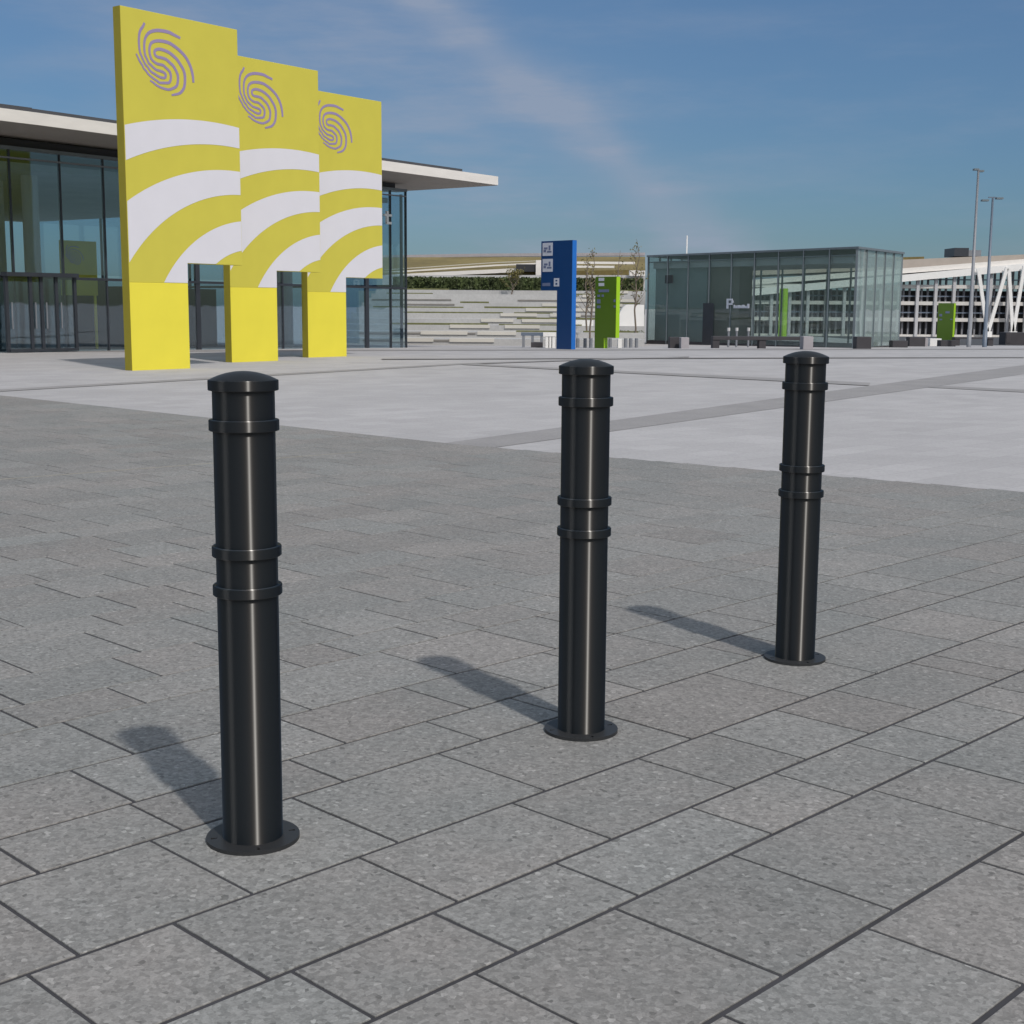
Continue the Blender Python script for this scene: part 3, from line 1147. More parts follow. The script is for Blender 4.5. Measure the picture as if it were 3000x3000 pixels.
# lantern opening and ramp railing towards the right
lo = M()
a, c = at(1512, 774, GY - 3.6), at(1572, 796, GY - 3.6)
lo.box(a.x, c.x, GY - 3.6, GY - 2.5, c.z, a.z)
lo.obj("roof_opening", MT["garage_dark"], grb)
a, c = at(1570, 762, GY - 3.8), at(1586, 806, GY - 3.8)
M().box(a.x, c.x, GY - 3.8, GY - 2.5, c.z, a.z).obj("opening_frame", MT["white"], grb)
for (ya, yb, x0, x1) in ((766, 774, 1690, 1860), (778, 785, 1690, 1800)):
    a, c = at(x0, ya, GY - 4), at(x1, yb, GY - 4)
    M().box(a.x, c.x, GY - 4, GY - 3.7, c.z, a.z).obj("ramp_railing", MT["white"], grb)
a, c = at(1845, 792, GY - 7), at(1890, 808, GY - 7)
M().box(a.x, c.x, GY - 7, GY - 6.2, c.z, a.z).obj("ramp_wall", MT["white"], grb)

# pale walls and planter seen between the signs
for (x0, x1, ya, yb, lab) in ((1650, 1738, 938, 985, "low pale wall right of the blue sign foot"), (1812, 1886, 892, 985, "tall pale wall end between green sign and glass pavilion")):
    Yw = 72.0
    a, c = at(x0, ya, Yw), at(x1, yb, Yw)
    wm = M()
    r_ = 0.55 if x0 > 1800 else 0.05
    pr = [(a.x, c.z - 1.0), (c.x, c.z - 1.0), (c.x, a.z)]
    for k in range(9):
        an = math.pi / 2 * k / 8
        pr.append((a.x + r_ - r_ * math.sin(an), a.z - r_ * 1.6 + r_ * 1.6 * math.cos(an)))
    wm.hexa([(x, Yw, z) for x, z in pr], [(x, Yw + 0.5, z) for x, z in pr])
    tag(wm.obj("pale_wall", MT["whitepaint"]), lab, "wall", "pale walls behind the signs")


def shrub_strip(px0, px1, pyt, pyb, Y, lab, n=500):
    a, c = at(px0, pyt, Y), at(px1, pyb, Y)
    rnd = random.Random(int(px0))
    mm = M()
    mm.box(a.x + 0.05, c.x - 0.05, Y + 0.2, Y + 0.6, c.z - 0.6, c.z + (a.z - c.z) * 0.55)
    leaf_cloud(mm, n, lambda: Vector((rnd.uniform(a.x, c.x), Y + rnd.uniform(0, 0.8), rnd.uniform(c.z - 0.1, a.z) + rnd.uniform(-0.06, 0.06))), 0.07, rnd)
    return tag(mm.obj("low_shrub", MT["leafg"]), lab, "shrub", "low shrubs between the signs")


shrub_strip(1676, 1742, 976, 994, 69.5, "low green shrub strip between the blue and green signs")
shrub_strip(1800, 1890, 972, 990, 69.5, "low green shrub strip between green sign and pavilion")


# ------------------------------------------------------------------ pylon signs
def pylon(name, fl, fr, top, bot_panel, leg_l, leg_r, base, thick_px, mp_, me_, side, label, cat="sign"):
    """flag-shaped flat pylon whose face is turned left of the camera; thick along its normal.
    picture columns of the face at panel (fl, fr) and leg (leg_l, leg_r)"""
    p = gnd((leg_l + leg_r) / 2, base)
    d = Vector((0.66, -0.751))             # along the face, left-far to right-near
    nrm = Vector((-0.751, -0.66))          # face normal
    t = thing(name, label, cat, (p.x, p.y, p.z), math.atan2(d.y, d.x))
    # local x along d, local y = into the sign (-normal ... rotates to +y), z up

    def lx(px, py):
        r_ = ray(px, py)
        k = (Vector((p.x, p.y)).dot(nrm)) / (r_.x * nrm.x + r_.y * nrm.y)
        P = Vector((r_.x * k, r_.y * k))
        return (P - Vector((p.x, p.y))).dot(d), EYE + r_.z * k - p.z
    return t, lx, p


# blue sign
t, lx, p = pylon("blue_sign", 0, 0, 0, 0, 1630, 1675, 1022, 0, None, None, 1, "tall blue pylon sign with two white square pictures at its top left")
xl, _ = lx(1585, 800)
xr, zt_ = lx(1677, 703)
xa, _ = lx(1631, 900)
_, zpb = lx(1631, 851)
TB = 0.23
m_ = M()
m_.hexa([(x, 0, z) for x, z in ((xa, -0.3), (xr, -0.3), (xr, zt_), (xl, zt_), (xl, zpb), (xa, zpb))], [(x, TB, z) for x, z in ((xa, -0.3), (xr, -0.3), (xr, zt_), (xl, zt_), (xl, zpb), (xa, zpb))])
m_.obj("sign_panel", MT["blue"], t, bevel=0.006)
M().box(xr, xr + 0.012, 0.004, TB - 0.004, -0.3, zt_ - 0.01).obj("sunlit_side", MT["blue2"], t)


def decal(x0, y0, x1, y1, mt_, name, depth=-0.006, par=None):
    a = lx(x0, y0)
    c = lx(x1, y1)
    return M().box(a[0], c[0], depth, 0.0, min(a[1], c[1]), max(a[1], c[1])).obj(name, mt_, par or t)


for (yy0, yy1) in ((712, 749), (759, 796)):
    pic = decal(1590, yy0, 1619, yy1, MT["signwhite"], "picture_square")
    for (u0, v0, u1, v1) in ((0.15, 0.35, 0.5, 0.5), (0.1, 0.55, 0.35, 0.72), (0.45, 0.62, 0.9, 0.75), (0.62, 0.2, 0.8, 0.55)):
        decal(1590 + 29 * u0, yy0 + 37 * v0, 1590 + 29 * u1, yy0 + 37 * v1, MT["signgrey"], "picture_detail", -0.011, pic)
pic = decal(1623, 815, 1638, 839, MT["signwhite"], "lift_symbol")
decal(1628, 820, 1633, 824, MT["blue"], "symbol_detail", -0.011, pic)
decal(1628, 829, 1633, 834, MT["blue"], "symbol_detail", -0.011, pic)
decal(1589, 829, 1612, 838, MT["signgrey"], "text_line")

# green sign in front of the hedge
t, lx, p = pylon("green_sign", 0, 0, 0, 0, 1740, 1769, 1019, 0, None, None, 1, "green pylon sign with white text lines beside the blue pylon sign")
xl, zt_ = lx(1744.5, 811)
xr, _ = lx(1804.5, 900)
xa, zpb = lx(1769, 989)
xl2 = lx(1741, 1000)[0]
pr = [(xl, -0.3), (xa, -0.3), (xa, zpb), (xr, zpb), (xr, zt_), (xl, zt_)]
M().hexa([(x, 0, z) for x, z in pr], [(x, 0.22, z) for x, z in pr]).obj("sign_panel", MT["green"], t, bevel=0.006)
M().box(xr, xr + 0.012, 0.004, 0.216, zpb, zt_ - 0.01).obj("sunlit_side", MT["green2"], t)
M().box(xa, xa + 0.012, 0.004, 0.216, -0.3, zpb - 0.01).obj("sunlit_side", MT["green2"], t)
for (x0, x1, y0, y1) in ((1754, 1770, 814, 823), (1754, 1770, 829, 838)):
    decal(x0, y0, x1, y1, MT["signwhite"], "text_line")
for (x0, x1, y0, y1) in ((1754, 1784, 848, 856), (1750, 1758, 863, 870), (1763, 1769, 863, 870), (1749, 1759, 877, 889), (1749, 1759, 895, 903), (1798, 1803, 877, 885), (1798, 1803, 895, 901)):
    decal(x0, y0, x1, y1, MT["signgrey"], "text_line")

# green sign further right, in front of the parking building
t, lx, p = pylon("green_sign", 0, 0, 0, 0, 2744, 2790, 1003, 0, None, None, 1, "green pylon sign standing in front of the white parking building")
xl, zt_ = lx(2749, 888)
xr, _ = lx(2793, 930)
M().box(xl, xr, 0, 0.25, -0.3, zt_).obj("sign_panel", MT["green"], t, bevel=0.006)
M().box(xr, xr + 0.012, 0.004, 0.246, -0.3, zt_ - 0.01).obj("sunlit_side", MT["green2"], t)
for (x0, x1, y0, y1) in ((2770, 2782, 912, 918), (2752, 2760, 920, 927), (2784, 2790, 934, 937), (2752, 2760, 934, 938)):
    decal(x0, y0, x1, y1, MT["signgrey"], "text_line")

# ------------------------------------------------------------------ glass pavilion
PA, PB, PC = Vector((7.6, 79.0)), Vector((16.15, 66.0)), Vector((20.02, 72.3))
PD = PA + PC - PB
pav = thing("glass_pavilion", "low glass pavilion with flat grey roof and small P sign right of the green pylon", "building", (PB.x, PB.y, terrain(PB.y)))
base_z = terrain(PB.y)
ZT = at(2495, 722, PB.y).z - base_z
loc = lambda v, z: Vector((v.x - PB.x, v.y - PB.y, z))


def wallpane(mm, a, b_, z0, z1, th=0.02):
    d = (b_ - a).normalized()
    n = Vector((d.y, -d.x)) * th / 2
    mm.hexa([loc(a - n, z0), loc(b_ - n, z0), loc(b_ + n, z0), loc(a + n, z0)], [loc(a - n, z1), loc(b_ - n, z1), loc(b_ + n, z1), loc(a + n, z1)])


def post(v, w, z0, z1, mt_, name, d=None):
    mm = M()
    d = d or (PA - PB).normalized()
    n = Vector((d.y, -d.x))
    q = [v - d * w / 2 - n * w * 1.2, v + d * w / 2 - n * w * 1.2, v + d * w / 2 + n * w * 1.2, v - d * w / 2 + n * w * 1.2]
    mm.hexa([loc(x, z0) for x in q], [loc(x, z1) for x in q])
    return mm.obj(name, mt_, pav)


nl = 9
for (a, b_, n_, front) in ((PA, PB, nl, True), (PB, PC, 5, False), (PC, PD, nl, False), (PD, PA, 5, False)):
    for k in range(n_):
        u, v = a.lerp(b_, k / n_), a.lerp(b_, (k + 1) / n_)
        mm = M()
        d = (v - u).normalized() * 0.03
        wallpane(mm, u + d, v - d, -0.2, ZT - 0.10)
        mm.obj("glass_pane", MT["kside"] if (a, b_) == (PB, PC) else MT["kglass"], pav)
        post(u, 0.045, -0.2, ZT - 0.08, MT["cframe"], "mullion", (v - u).normalized())
for z0, z1, ins, mt_, nm in ((ZT - 0.10, ZT, -0.12, MT["cframe"], "roof"), (ZT - 0.42, ZT - 0.36, 0.02, MT["cframe"], "roof_beam")):
    ctr = (PA + PC) / 2
    q = [x + (ctr - x).normalized() * ins for x in (PA, PB, PC, PD)]
    M().hexa([loc(x, z0) for x in q], [loc(x, z1) for x in q]).obj(nm, mt_, pav)
# ceiling, solid core behind the left half of the front, door, floor plinth
ctr = (PA + PC) / 2
q = [x + (ctr - x).normalized() * 0.3 for x in (PA, PB, PC, PD)]
M().hexa([loc(x, ZT - 0.75) for x in q], [loc(x, ZT - 0.43) for x in q]).obj("ceiling", MT["interior"], pav)
fa = (PB - PA).normalized()
fin_ = Vector((-fa.y, fa.x))
if fin_.dot(ctr - PA) < 0:
    fin_ = -fin_
c0, c1 = PA + fa * 0.25, PA + fa * 4.6
q = [c0 + fin_ * 0.35, c1 + fin_ * 0.35, c1 + fin_ * 2.2, c0 + fin_ * 2.2]
M().hexa([loc(x, -0.2) for x in q], [loc(x, ZT - 0.43) for x in q]).obj("solid_core", mat("pavilion_core", (0.19, 0.235, 0.255), 0.7, 0.12, 0.8), pav)
c2, c3 = PA + fa * 4.6, PA + fa * 6.9
q = [c2 + fin_ * 0.6, c3 + fin_ * 0.6, c3 + fin_ * 1.5, c2 + fin_ * 1.5]
M().hexa([loc(x, -0.2) for x in q], [loc(x, ZT - 0.43) for x in q]).obj("stair_core", mat("pavilion_core_warm", (0.17, 0.165, 0.155), 0.8, 0.12, 0.8), pav)
q = [PA + (ctr - PA).normalized() * -0.06, PB + (ctr - PB).normalized() * -0.06, PC + (ctr - PC).normalized() * -0.06, PD + (ctr - PD).normalized() * -0.06]
M().hexa([loc(x, -0.6) for x in q], [loc(x, -0.02) for x in q]).obj("plinth", MT["bench"], pav)


def spav(px):
    """distance along the front of the pavilion of a picture column"""
    d = ray(px, 900)
    n = Vector((fa.y, -fa.x))
    k = PA.dot(n) / (d.x * n.x + d.y * n.y)
    return (Vector((d.x * k, d.y * k)) - PA).dot(fa)


def front_panel(px0, py0, px1, py1, off, th, mt_, name):
    s0, s1 = spav(px0), spav(px1)
    u, v = PA + fa * s0 - fin_ * off, PA + fa * s1 - fin_ * off
    y = ((u + v) / 2).y
    z0, z1 = at(px0, py1, y).z - base_z, at(px0, py0, y).z - base_z
    mm = M()
    wallpane(mm, u, v, z0, z1, th)
    return mm.obj(name, mt_, pav)


front_panel(1948, 806, 1970, 830, 0.03, 0.03, MT["interior_dark"], "vent_window")
front_panel(2062, 888, 2092, 1016, 0.04, 0.04, MT["dark"], "door")
# P sign and the unreadable line of small letters beside it
for (x0, y0, x1, y1) in ((2131, 875, 2136.5, 904), (2136.5, 875, 2148, 880), (2136.5, 888, 2148, 893), (2145, 880, 2150, 888)):
    front_panel(x0, y0, x1, y1, 0.06, 0.03, MT["signwhite"], "sign_letter")
for k, (x0, x1, y0) in enumerate(((2152, 2155, 893), (2157, 2163, 895), (2164.5, 2170, 894), (2171.5, 2175, 895), (2176.5, 2183, 893), (2184.5, 2190, 896), (2191.5, 2197, 890))):
    front_panel(x0, y0, x1, 903, 0.06, 0.03, MT["signwhite"], "sign_letter")
# mast on the skyline and green pylon seen through the glass
a = at(2013, 690, 210)
tag(M().tube([(a.x, 210, terrain(210)), (a.x, 210, a.z)], [0.14, 0.10], 10).obj("mast", MT["whitepaint"]), "thin white mast standing behind the glass pavilion", "mast")
t, lx, p = pylon("green_sign", 0, 0, 0, 0, 2284, 2311, 995, 0, None, None, 1, "green pylon sign seen through the glass pavilion")
xl, zt_ = lx(2284, 845)
xr, _ = lx(2296, 900)
M().box(xl, xr, 0, 0.55, -0.3, zt_).obj("sign_panel", MT["green2"], t, bevel=0.006)

# ------------------------------------------------------------------ benches and small furniture along the edge of the plaza
def block(px0, px1, pyt, pyb, lab, name, cat, group, mt_=None, side=True, depth=0.7, skew=0.35):
    p0, p1 = gnd(px0, pyb), gnd(px1, pyb)
    Yb = p0.y
    zt_ = at((px0 + px1) / 2, pyt, Yb).z
    zb_ = terrain(Yb)
    mm = M()
    x0, x1 = p0.x, p1.x
    mm.box(x0, x1, 0, depth, -0.1, zt_ - zb_)
    for v_i, v_ in enumerate(mm.v):
        pass
    o = mm.obj(name, mt_ or MT["bench"], None, (0, Yb, zb_), bevel=0.012)
    return tag(o, lab, cat, group)


def bench(px0, px1, pyt, pyb, label, legs=2, thick=0.16):
    p0, p1 = gnd(px0, pyb), gnd(px1, pyb)
    Yb = p0.y
    zb_ = terrain(Yb)
    h = at((px0 + px1) / 2, pyt, Yb).z - zb_
    L = p1.x - p0.x
    t = thing("bench", label, "bench", (p0.x, Yb, zb_), 0.0, "dark concrete benches along the plaza edge")
    M().box(0, L, 0, 0.62, h - thick, h).obj("seat", MT["bench"], t, bevel=0.012)
    for k in range(legs):
        x = 0 if legs == 1 else (L - 0.3) * k / (legs - 1)
        M().box(x, x + 0.3, 0.03, 0.59, -0.1, h - thick - 0.002).obj("leg", MT["bench"], t, bevel=0.008)
    return t


bench(2088, 2350, 986, 1019, "longest dark bench, in front of the P sign of the pavilion", 3)
bench(2797, 2888, 988, 1012, "thin dark bench right of the far green pylon sign", 2, 0.10)
bench(2550, 2612, 1001, 1015, "low dark bench right of the pavilion corner block", 2, 0.12)
GB = "dark concrete blocks along the plaza edge"
for (x0, x1, yt, yb, lab) in (
        (1962, 1993, 988, 1019, "dark concrete block in front of the left half of the pavilion"),
        (2509, 2547, 987, 1021, "biggest dark concrete block, below the pavilion corner"),
        (2615, 2653, 998, 1017, "dark low block just right of the pavilion"),
        (2664, 2703, 988, 1014, "dark block left of the far green pylon sign"),
        (2756, 2792, 997, 1014, "dark low block under the far green pylon sign")):
    block(x0, x1, yt, yb, lab, "concrete_block", "block", GB)
GE = "sunlit ends of the dark blocks, in paler grey"  # sunlit end faces built as separate blocks in a paler grey
for (x0, x1, yt, yb, lab) in (
        (1995, 2017, 989, 1020, "sunlit end of the leftmost dark block, as a paler grey block"),
        (2353, 2379, 986, 1023, "sunlit right end of the longest bench, as a paler grey block"),
        (2703.5, 2716, 990, 1014, "sunlit block end left of the far green pylon sign, in paler grey")):
    block(x0, x1, yt, yb, lab, "sunlit_block_end", "block", GE, MT["bench2"])
GW = "white low boxes along the plaza edge"
for (x0, x1, yt, yb, lab) in (
        (2724, 2752, 992, 1013, "white low box below the far green pylon sign"),
        (2657, 2664, 993, 1013, "narrow white box between two dark blocks right of the pavilion"),
        (1810, 1821, 993, 1018, "white box right of the foot of the nearer green pylon sign"),
        (2556, 2610, 1001.5, 1008, "white low ledge behind the low bench")):
    block(x0, x1, yt, yb, lab, "white_box", "box", GW, MT["whitepaint"], depth=0.4)
# white rack left of the blue sign
p = gnd(1598, 1018)
t = thing("cycle_rack", "white metal frame with three posts left of the blue sign foot", "rack", (p.x, p.y, p.z))
w = gnd(1626, 1018).x - p.x
h = at(1610, 974, p.y).z - p.z
M().box(-0.1, w + 0.02, 0, 0.35, h - 0.17, h).obj("top_beam", MT["whitepaint"], t)
for k in range(3):
    x = (w - 0.16) * k / 2
    M().box(x, x + 0.16, 0.02, 0.33, -0.1, h - 0.172).obj("post", MT["whitepaint"], t)
# grey railing frame further left
p = gnd(1530, 1018)
t = thing("grey_railing", "grey metal railing frame with three posts left of the white rack", "railing", (p.x, p.y + 1.5, p.z))
w = gnd(1592, 1018).x - p.x
h = at(1560, 976, p.y).z - p.z
M().box(-0.05, w, 0, 0.12, h - 0.14, h).obj("top_rail", MT["poleblue"], t)
for k in range(3):
    x = (w - 0.12) * k / 2
    M().box(x, x + 0.12, 0.01, 0.11, -0.1, h - 0.142).obj("post", MT["pole"], t)
block(1556, 1590, 1003, 1017, "dark low block under the grey railing left of the blue sign", "concrete_block", "block", GB)
# slim posts with pale heads, added for small pale shapes behind the long bench
for px, yt in ((2143, 961), (2167, 961), (2202, 961)):
    p = gnd(px, 1017)
    h = at(px, yt, p.y).z - p.z
    t = thing("pale_head_post", {2143: "slim post with pale head behind left part of the long bench", 2167: "slim post with pale head, middle one behind the long bench", 2202: "slim post with pale head, rightmost behind the long bench"}[px], "path light", (p.x, p.y + 1.0, p.z), 0, "slim posts behind the long bench")
    M().tube([(0, 0, -0.1), (0, 0, h - 0.16)], 0.05, 10).obj("post", MT["pole"], t)
    M().tube([(0, 0, h - 0.16), (0, 0, h)], [0.075, 0.075], 12).obj("head", MT["column"], t)
# grey posts row by the signs
for i, px in enumerate((1694, 1716, 1733, 1778, 1790, 1836, 1851, 1868)):
    p = gnd(px, 1018)
    h = at(px, 992, p.y).z - p.z
    mm = M()
    mm.tube([(0, 0, -0.1), (0, 0, h)], 0.075, 12)
    o = mm.obj("grey_post", MT["pole"], None, (p.x, p.y + 0.6, p.z))
    tag(o, "short grey post in the row at the feet of the pylon signs", "post", "short grey posts by the pylon signs")

# ------------------------------------------------------------------ parking building
GYD = 235.0
zg = terrain(GYD)
park = thing("parking_building", "white multi storey parking building with slanting roof and fins at the right edge", "building", (0, GYD, zg))
px2x = lambda px, Y=GYD: at(px, 900, Y).x
py2z = lambda py, Y=GYD: at(2800, py, Y).z - zg
gx0, gx1 = px2x(2150), px2x(3300)


def roofline(px):
    """picture height of the lower white beam's underside"""
    return 826 - (px - 2640) * 0.105


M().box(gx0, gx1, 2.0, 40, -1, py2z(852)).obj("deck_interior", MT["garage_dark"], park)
for k, py in enumerate((838, 887, 935, 984)):
    hgt = 0.42 if k < 3 else 0.30
    M().box(gx0, gx1, 0.0, 2.4, py2z(py) - hgt, py2z(py) + 0.18).obj("floor_slab", MT["slab"], park)
    if k < 3:
        M().box(gx0, gx1, 0.5, 0.7, py2z(py) + 0.95, py2z(py) + 1.15).obj("guard_rail", MT["poleblue"], park)


def tilted(px_l, py_l, px_r, py_r, thick, y0, y1, mt_, name):
    a, c = at(px_l, py_l, GYD), at(px_r, py_r, GYD)
    mm = M()
    mm.hexa([(a.x, y0, a.z - zg - thick), (c.x, y0, c.z - zg - thick), (c.x, y1, c.z - zg - thick), (a.x, y1, a.z - zg - thick)], [(a.x, y0, a.z - zg), (c.x, y0, c.z - zg), (c.x, y1, c.z - zg), (a.x, y1, a.z - zg)])
    return mm.obj(name, mt_, park)


tilted(2150, 851, 3300, 744, 1.15, -1.0, 3.0, MT["whitepaint"], "eaves_beam")
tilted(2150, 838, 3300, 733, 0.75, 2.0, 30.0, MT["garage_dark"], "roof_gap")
tilted(2150, 824, 3300, 736, 0.85, -0.2, 30.0, MT["white"], "roof_slab")
tilted(2150, 778, 3300, 728, 1.6, 12.0, 45.0, MT["soffit"], "roof_rear")
tilted(2400, 752, 2790, 742, 0.5, 16.0, 44.0, MT["grassroof"], "grass_roof")
a, c = at(2797, 726, 255), at(2838, 743, 255)
M().box(a.x, c.x, 20, 26, c.z - zg - 0.5, a.z - zg).obj("roof_plant_box", MT["dark"], park)
a, c = at(2838, 732, 255), at(2880, 742, 255)
M().box(a.x, c.x, 21, 26, c.z - zg - 0.5, a.z - zg).obj("roof_plant_box", MT["pole"], park)
fx = px2x(2153)
k = 0
while fx < gx1 - 1:
    px = 1500 + (fx / GYD) * F
    big = (k % 3 == 0)
    zt_ = py2z(roofline(px)) + (0.1 if big else 0.0)
    w_ = 0.24 if big else 0.15
    M().box(fx - w_, fx + w_, -0.35 if big else 0.9, 0.3 if big else 1.3, 0.0, zt_).obj("facade_fin", MT["fin"] if big else MT["fin2"], park)
    fx += 1.02
    k += 1
for (b_, l, r_) in ((2893, 2866, 2950), (2967, 2955, 3001), (3060, 3020, 3110)):
    for top, yt in ((l, 787), (r_, 785 - (r_ - 2940) * 0.1)):
        p0, p1 = at(b_, 978, GYD - 1.6), at(top, yt, GYD - 1.6)
        M().bar((p0.x, -1.6, p0.z - zg), (p1.x, -1.6, p1.z - zg), 0.55, 0.4, (0, 1, 0)).obj("v_strut", MT["whitepaint"], park)
    p0 = at(b_, 978, GYD - 1.6)
    M().box(p0.x - 0.6, p0.x + 0.6, -2.0, -1.2, -0.5, p0.z - zg + 0.4).obj("strut_foot", MT["whitepaint"], park)
# dark low service box at right and hedge-dark base
p = gnd(2945, 1010)
c = gnd(2994, 1010)
h = at(2970, 974, p.y).z - p.z
sb = M()
sb.box(0, c.x - p.x, 0, 1.2, -0.1, h)
sb.box(0.05, 0.30, -0.02, 0.02, 0.1, h - 0.08)
tag(sb.obj("service_cabinet", MT["bench"], None, (p.x, p.y, p.z), bevel=0.02), "dark service cabinet at the right end in front of the parking building", "cabinet")

# ------------------------------------------------------------------ lamp posts
def lamp(px_top, py_top, px_base, py_base, heads, mt_, label):
    p = gnd(px_base, py_base)
    q = at(px_top, py_top, p.y)
    t = thing("lamp_post", label, "lamp post", (p.x, p.y, p.z), 0, "tall lamp posts before the parking building")
    H_ = q.z - p.z
    M().tube([(0, 0, -0.2), (0, 0, 0.9), (0, 0, 0.9001), (0, 0, H_)], [0.12, 0.12, 0.10, 0.055], 12).obj("pole", mt_, t)
    sc = p.y / F
    for (x0, x1, dy, z0) in heads:
        M().bar((x0 * sc, dy, z0), (x1 * sc, dy, z0), 0.30, 0.09).obj("lamp_head", MT["cframe"], t, Vector((0, 0, H_)))
    if len(heads) > 1 and abs(heads[0][1]) > 12:
        M().bar((heads[0][1] * sc, 0, H_ + 0.03), (heads[1][0] * sc, 0, H_ + 0.03), 0.06, 0.06).obj("cross_arm", mt_, t)
    return t


lamp(2868.5, 495, 2838, 1016, ((-14, -1, 0.0, -0.03), (2, 16, 0.1, -0.10)), MT["pole"], "taller grey lamp post with two small lamp heads at right")
lamp(2905, 580, 2884, 1016, ((-32, -13, 0.0, -0.13), (9, 28, 0.0, -0.02)), MT["poleblue"], "shorter dark lamp post with wide twin lamp arms at right")


# ------------------------------------------------------------------ young trees
def sapling(px, py_top, py_base, Y, label, n=160, spread=0.9, name="young_tree", mt_=None):
    top = at(px, py_top, Y)
    z0 = terrain(Y) if py_base is None else at(px, py_base, Y).z
    rnd = random.Random(int(px * 3))
    t = thing(name, label, "tree", (top.x, Y, z0), 0, "thin young trees beside the pylon signs")
    H_ = top.z - z0
    tm_ = M()
    pts = [Vector((rnd.uniform(-0.04, 0.04) * k, rnd.uniform(-0.04, 0.04) * k, H_ * k / 6)) for k in range(7)]
    pts[0] = Vector((0, 0, -0.2))
    tm_.tube(pts, [0.05, 0.045, 0.04, 0.034, 0.027, 0.018, 0.007], 8)
    tips = []
    for k in range(22):
        f_ = rnd.uniform(0.35, 0.95)
        b_ = pts[0].lerp(pts[6], f_)
        an = rnd.uniform(0, 2 * math.pi)
        ln = spread * (1.15 - f_) * rnd.uniform(0.5, 1.1)
        e = b_ + Vector((math.cos(an) * ln, math.sin(an) * ln, ln * rnd.uniform(0.8, 1.6)))
        tm_.tube([b_, b_.lerp(e, 0.5) + Vector((0, 0, -0.04)), e], [0.02, 0.014, 0.005], 5)
        tips.append((b_, e))
    tm_.obj("trunk", MT["bark"], t)
    cm = M()

    def pick():
        b_, e = rnd.choice(tips)
        return b_.lerp(e, rnd.uniform(0.4, 1.1)) + Vector((rnd.gauss(0, 0.08), rnd.gauss(0, 0.08), rnd.gauss(0, 0.08)))
    leaf_cloud(cm, n, pick, 0.055, rnd)
    cm.obj("crown", mt_ or MT["leaf"], t)
    return t


sapling(1733, 728, None, 67.5, "thin bare young tree just left of the nearer green pylon sign", 120)
sapling(1722, 745, None, 70.0, "thin leaning young tree between blue and green pylon signs", 90, 0.7)
sapling(1812, 733, None, 71.0, "thin sparse young tree behind the nearer green pylon sign", 90, 0.7)
sapling(1866, 700, None, 69.0, "tallest thin young tree close to the left end of the pavilion", 170, 0.9)
sh = sapling(1500, 800, 876, 90.0, "small yellowish bushy tree in front of the dark hedge on the terrace", 900, 1.25)

# ------------------------------------------------------------------ sky and sun
SUN_AZ, SUN_EL = R(149.5), R(49.5)         # clockwise from +Y
sd = Vector((math.sin(SUN_AZ) * math.cos(SUN_EL), math.cos(SUN_AZ) * math.cos(SUN_EL), math.sin(SUN_EL)))
ld = bpy.data.lights.new("sun", 'SUN')
ld.energy = 2.85
ld.angle = R(1.8)
ld.color = (1.0, 0.955, 0.89)
lo_ = bpy.data.objects.new("sun", ld)
COL.objects.link(lo_)
lo_.rotation_euler = (-sd).to_track_quat('-Z', 'Y').to_euler()
lo_.location = sd * 50

w = bpy.data.worlds.new("World")
scene.world = w
w.use_nodes = True
nt = w.node_tree
bg = nt.nodes["Background"]
sky = N(nt, "ShaderNodeTexSky")
sky.sky_type = 'NISHITA'
sky.sun_disc = False
sky.sun_elevation = SUN_EL
sky.sun_rotation = SUN_AZ
sky.air_density = 1.0
sky.dust_density = 0.6
sky.ozone_density = 2.0
geo = N(nt, "ShaderNodeTexCoord")
sx = N(nt, "ShaderNodeSeparateXYZ")
nt.links.new(geo.outputs["Generated"], sx.inputs[0])


def wmath(op, a, b_=None, c=None):
    n = N(nt, "ShaderNodeMath", operation=op)
    for i, v in enumerate((a, b_, c)):
        if v is None:
            continue
        if isinstance(v, (int, float)):
            n.inputs[i].default_value = v
        else:
            nt.links.new(v, n.inputs[i])
    return n.outputs[0]


def wrange(sock, a, b_, c, d, smooth=True):
    n = N(nt, "ShaderNodeMapRange")
    if smooth:
        n.interpolation_type = 'SMOOTHSTEP'
    for k, v in zip(("From Min", "From Max", "To Min", "To Max"), (a, b_, c, d)):
        n.inputs[k].default_value = v
    nt.links.new(sock, n.inputs["Value"])
    return n.outputs["Result"]


# clear-sky colour: Nishita, deepened towards the horizon where its glare is too white
tint = N(nt, "ShaderNodeMix", data_type='RGBA')
tint.inputs["A"].default_value = SKY_H if "SKY_H" in globals() else (0.50, 0.62, 0.74, 1)
tint.inputs["B"].default_value = (1.0, 1.0, 1.0, 1)
nt.links.new(wrange(sx.outputs["Z"], -0.02, 0.45, 0.0, 1.0), tint.inputs["Factor"])
mul_ = N(nt, "ShaderNodeMix", data_type='RGBA', blend_type='MULTIPLY')
mul_.inputs["Factor"].default_value = 1.0
nt.links.new(sky.outputs["Color"], mul_.inputs["A"])
nt.links.new(tint.outputs["Result"], mul_.inputs["B"])
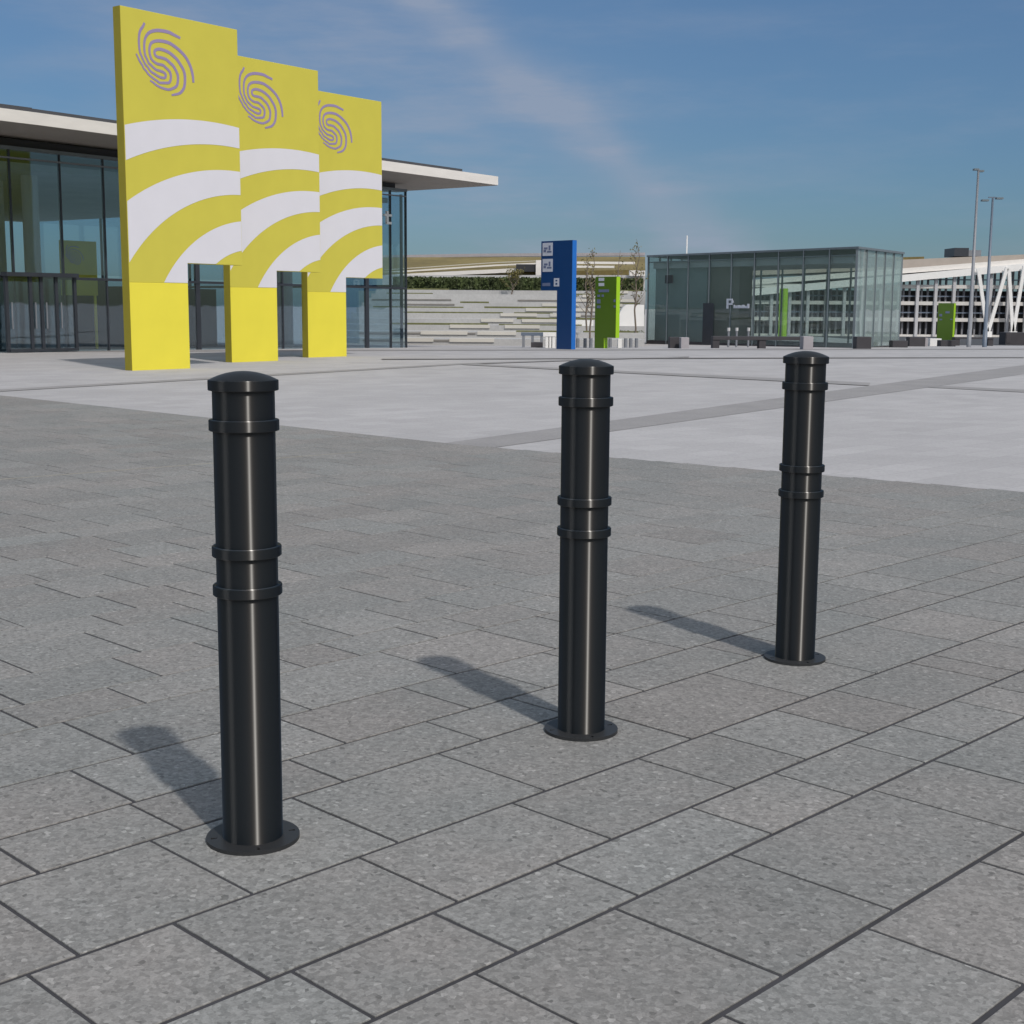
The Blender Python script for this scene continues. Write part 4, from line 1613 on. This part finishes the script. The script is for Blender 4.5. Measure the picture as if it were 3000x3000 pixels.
# the low sky ahead, away from the sun, is a deeper clear blue; the unseen rest is brightened overhead to fill shadows, dimmed low down
ahead = wmath('MULTIPLY', wrange(sx.outputs["Y"], 0.05, 0.55, 0.0, 1.0), wrange(sx.outputs["Z"], 0.25, 0.6, 1.0, 0.0))
amix = N(nt, "ShaderNodeMix", data_type='RGBA')
nt.links.new(ahead, amix.inputs["Factor"])
fill_tint = N(nt, "ShaderNodeMix", data_type='RGBA')
nt.links.new(wrange(sx.outputs["Z"], 0.25, 0.60, 0.0, 1.0), fill_tint.inputs["Factor"])
fill_tint.inputs["A"].default_value = (0.62, 0.58, 0.50, 1)
fill_tint.inputs["B"].default_value = (2.85, 2.30, 1.62, 1)
nt.links.new(fill_tint.outputs["Result"], amix.inputs["A"])
amix.inputs["B"].default_value = (0.505, 0.595, 0.675, 1)
mul2 = N(nt, "ShaderNodeMix", data_type='RGBA', blend_type='MULTIPLY')
mul2.inputs["Factor"].default_value = 1.0
nt.links.new(mul_.outputs["Result"], mul2.inputs["A"])
nt.links.new(amix.outputs["Result"], mul2.inputs["B"])
# long thin cirrus streak, along a great circle of the sky
ra, rb = ray(1230, 0).normalized(), ray(2080, 700).normalized()
pn = ra.cross(rb).normalized()
dt = N(nt, "ShaderNodeVectorMath", operation='DOT_PRODUCT')
dt.inputs[1].default_value = pn
nt.links.new(geo.outputs["Generated"], dt.inputs[0])
warp = N(nt, "ShaderNodeTexNoise")
warp.inputs["Scale"].default_value = 9
warp.inputs["Detail"].default_value = 5
nt.links.new(geo.outputs["Generated"], warp.inputs["Vector"])
dd = wmath('ADD', dt.outputs["Value"], wmath('MULTIPLY', wmath('SUBTRACT', warp.outputs["Fac"], 0.5), 0.05))
SGN = 1.0
core = wmath('POWER', 2.718, wmath('MULTIPLY', wmath('POWER', wmath('DIVIDE', dd, 0.018), 2.0), -1.0))
veil = wmath('POWER', 2.718, wmath('MULTIPLY', wmath('POWER', wmath('DIVIDE', wmath('SUBTRACT', dd, 0.06), 0.09), 2.0), -1.0))
fade = wrange(sx.outputs["Y"], 0.3, 0.7, 0.0, 1.0)
# thin feathery streaks, stretched along the horizon
mp = N(nt, "ShaderNodeMapping")
mp.inputs["Rotation"].default_value = (R(0), R(14), R(0))
mp.inputs["Scale"].default_value = (5, 5, 26)
nt.links.new(geo.outputs["Generated"], mp.inputs["Vector"])
wisp = N(nt, "ShaderNodeTexNoise")
wisp.inputs["Scale"].default_value = 1.0
wisp.inputs["Detail"].default_value = 8
wisp.inputs["Roughness"].default_value = 0.6
nt.links.new(mp.outputs["Vector"], wisp.inputs["Vector"])
wf = wrange(wisp.outputs["Fac"], 0.42, 0.75, 0.0, 1.0)
cl_ = wmath('ADD', wmath('MULTIPLY', core, wmath('MULTIPLY_ADD', wf, 0.30, 0.42)), wmath('MULTIPLY', veil, wmath('MULTIPLY_ADD', wf, 0.30, 0.16)))
cl_ = wmath('MULTIPLY', cl_, fade)
cl_ = wmath('ADD', cl_, wmath('MULTIPLY', wf, 0.20))
cl_ = wmath('MINIMUM', cl_, 0.75)
cmix = N(nt, "ShaderNodeMix", data_type='RGBA')
nt.links.new(cl_, cmix.inputs["Factor"])
nt.links.new(mul2.outputs["Result"], cmix.inputs["A"])
cmix.inputs["B"].default_value = (2.55, 2.95, 3.8, 1)
# added bright sky patch, unseen behind left, for a streak on the bollards
cdir = Vector((-0.90, -0.42, 0.16)).normalized()
d2 = N(nt, "ShaderNodeVectorMath", operation='DOT_PRODUCT')
d2.inputs[1].default_value = Vector((-0.905, -0.425, 0.0)).normalized()
nt.links.new(geo.outputs["Generated"], d2.inputs[0])
streak_glow = wmath('MULTIPLY', wrange(d2.outputs["Value"], 0.955, 0.99, 0.0, 1.0), wrange(sx.outputs["Z"], 0.02, 0.10, 0.0, 1.0))
streak_glow = wmath('MULTIPLY', streak_glow, wrange(sx.outputs["Z"], 0.35, 0.55, 1.0, 0.0))
streak_glow = wmath('MULTIPLY', streak_glow, wrange(warp.outputs["Fac"], 0.30, 0.55, 0.6, 1.0))
bmix = N(nt, "ShaderNodeMix", data_type='RGBA')
nt.links.new(streak_glow, bmix.inputs["Factor"])
nt.links.new(cmix.outputs["Result"], bmix.inputs["A"])
bmix.inputs["B"].default_value = (45, 44.5, 44, 1)
nt.links.new(bmix.outputs["Result"], bg.inputs["Color"])
bg.inputs["Strength"].default_value = 0.12

vs_ = scene.view_settings
vs_.view_transform = 'Standard'
vs_.look = 'None'
vs_.gamma = 1.0
vs_.exposure = 0.0
scene.cycles.max_bounces = 8
scene.cycles.transparent_max_bounces = 24
scene.cycles.use_denoising = True
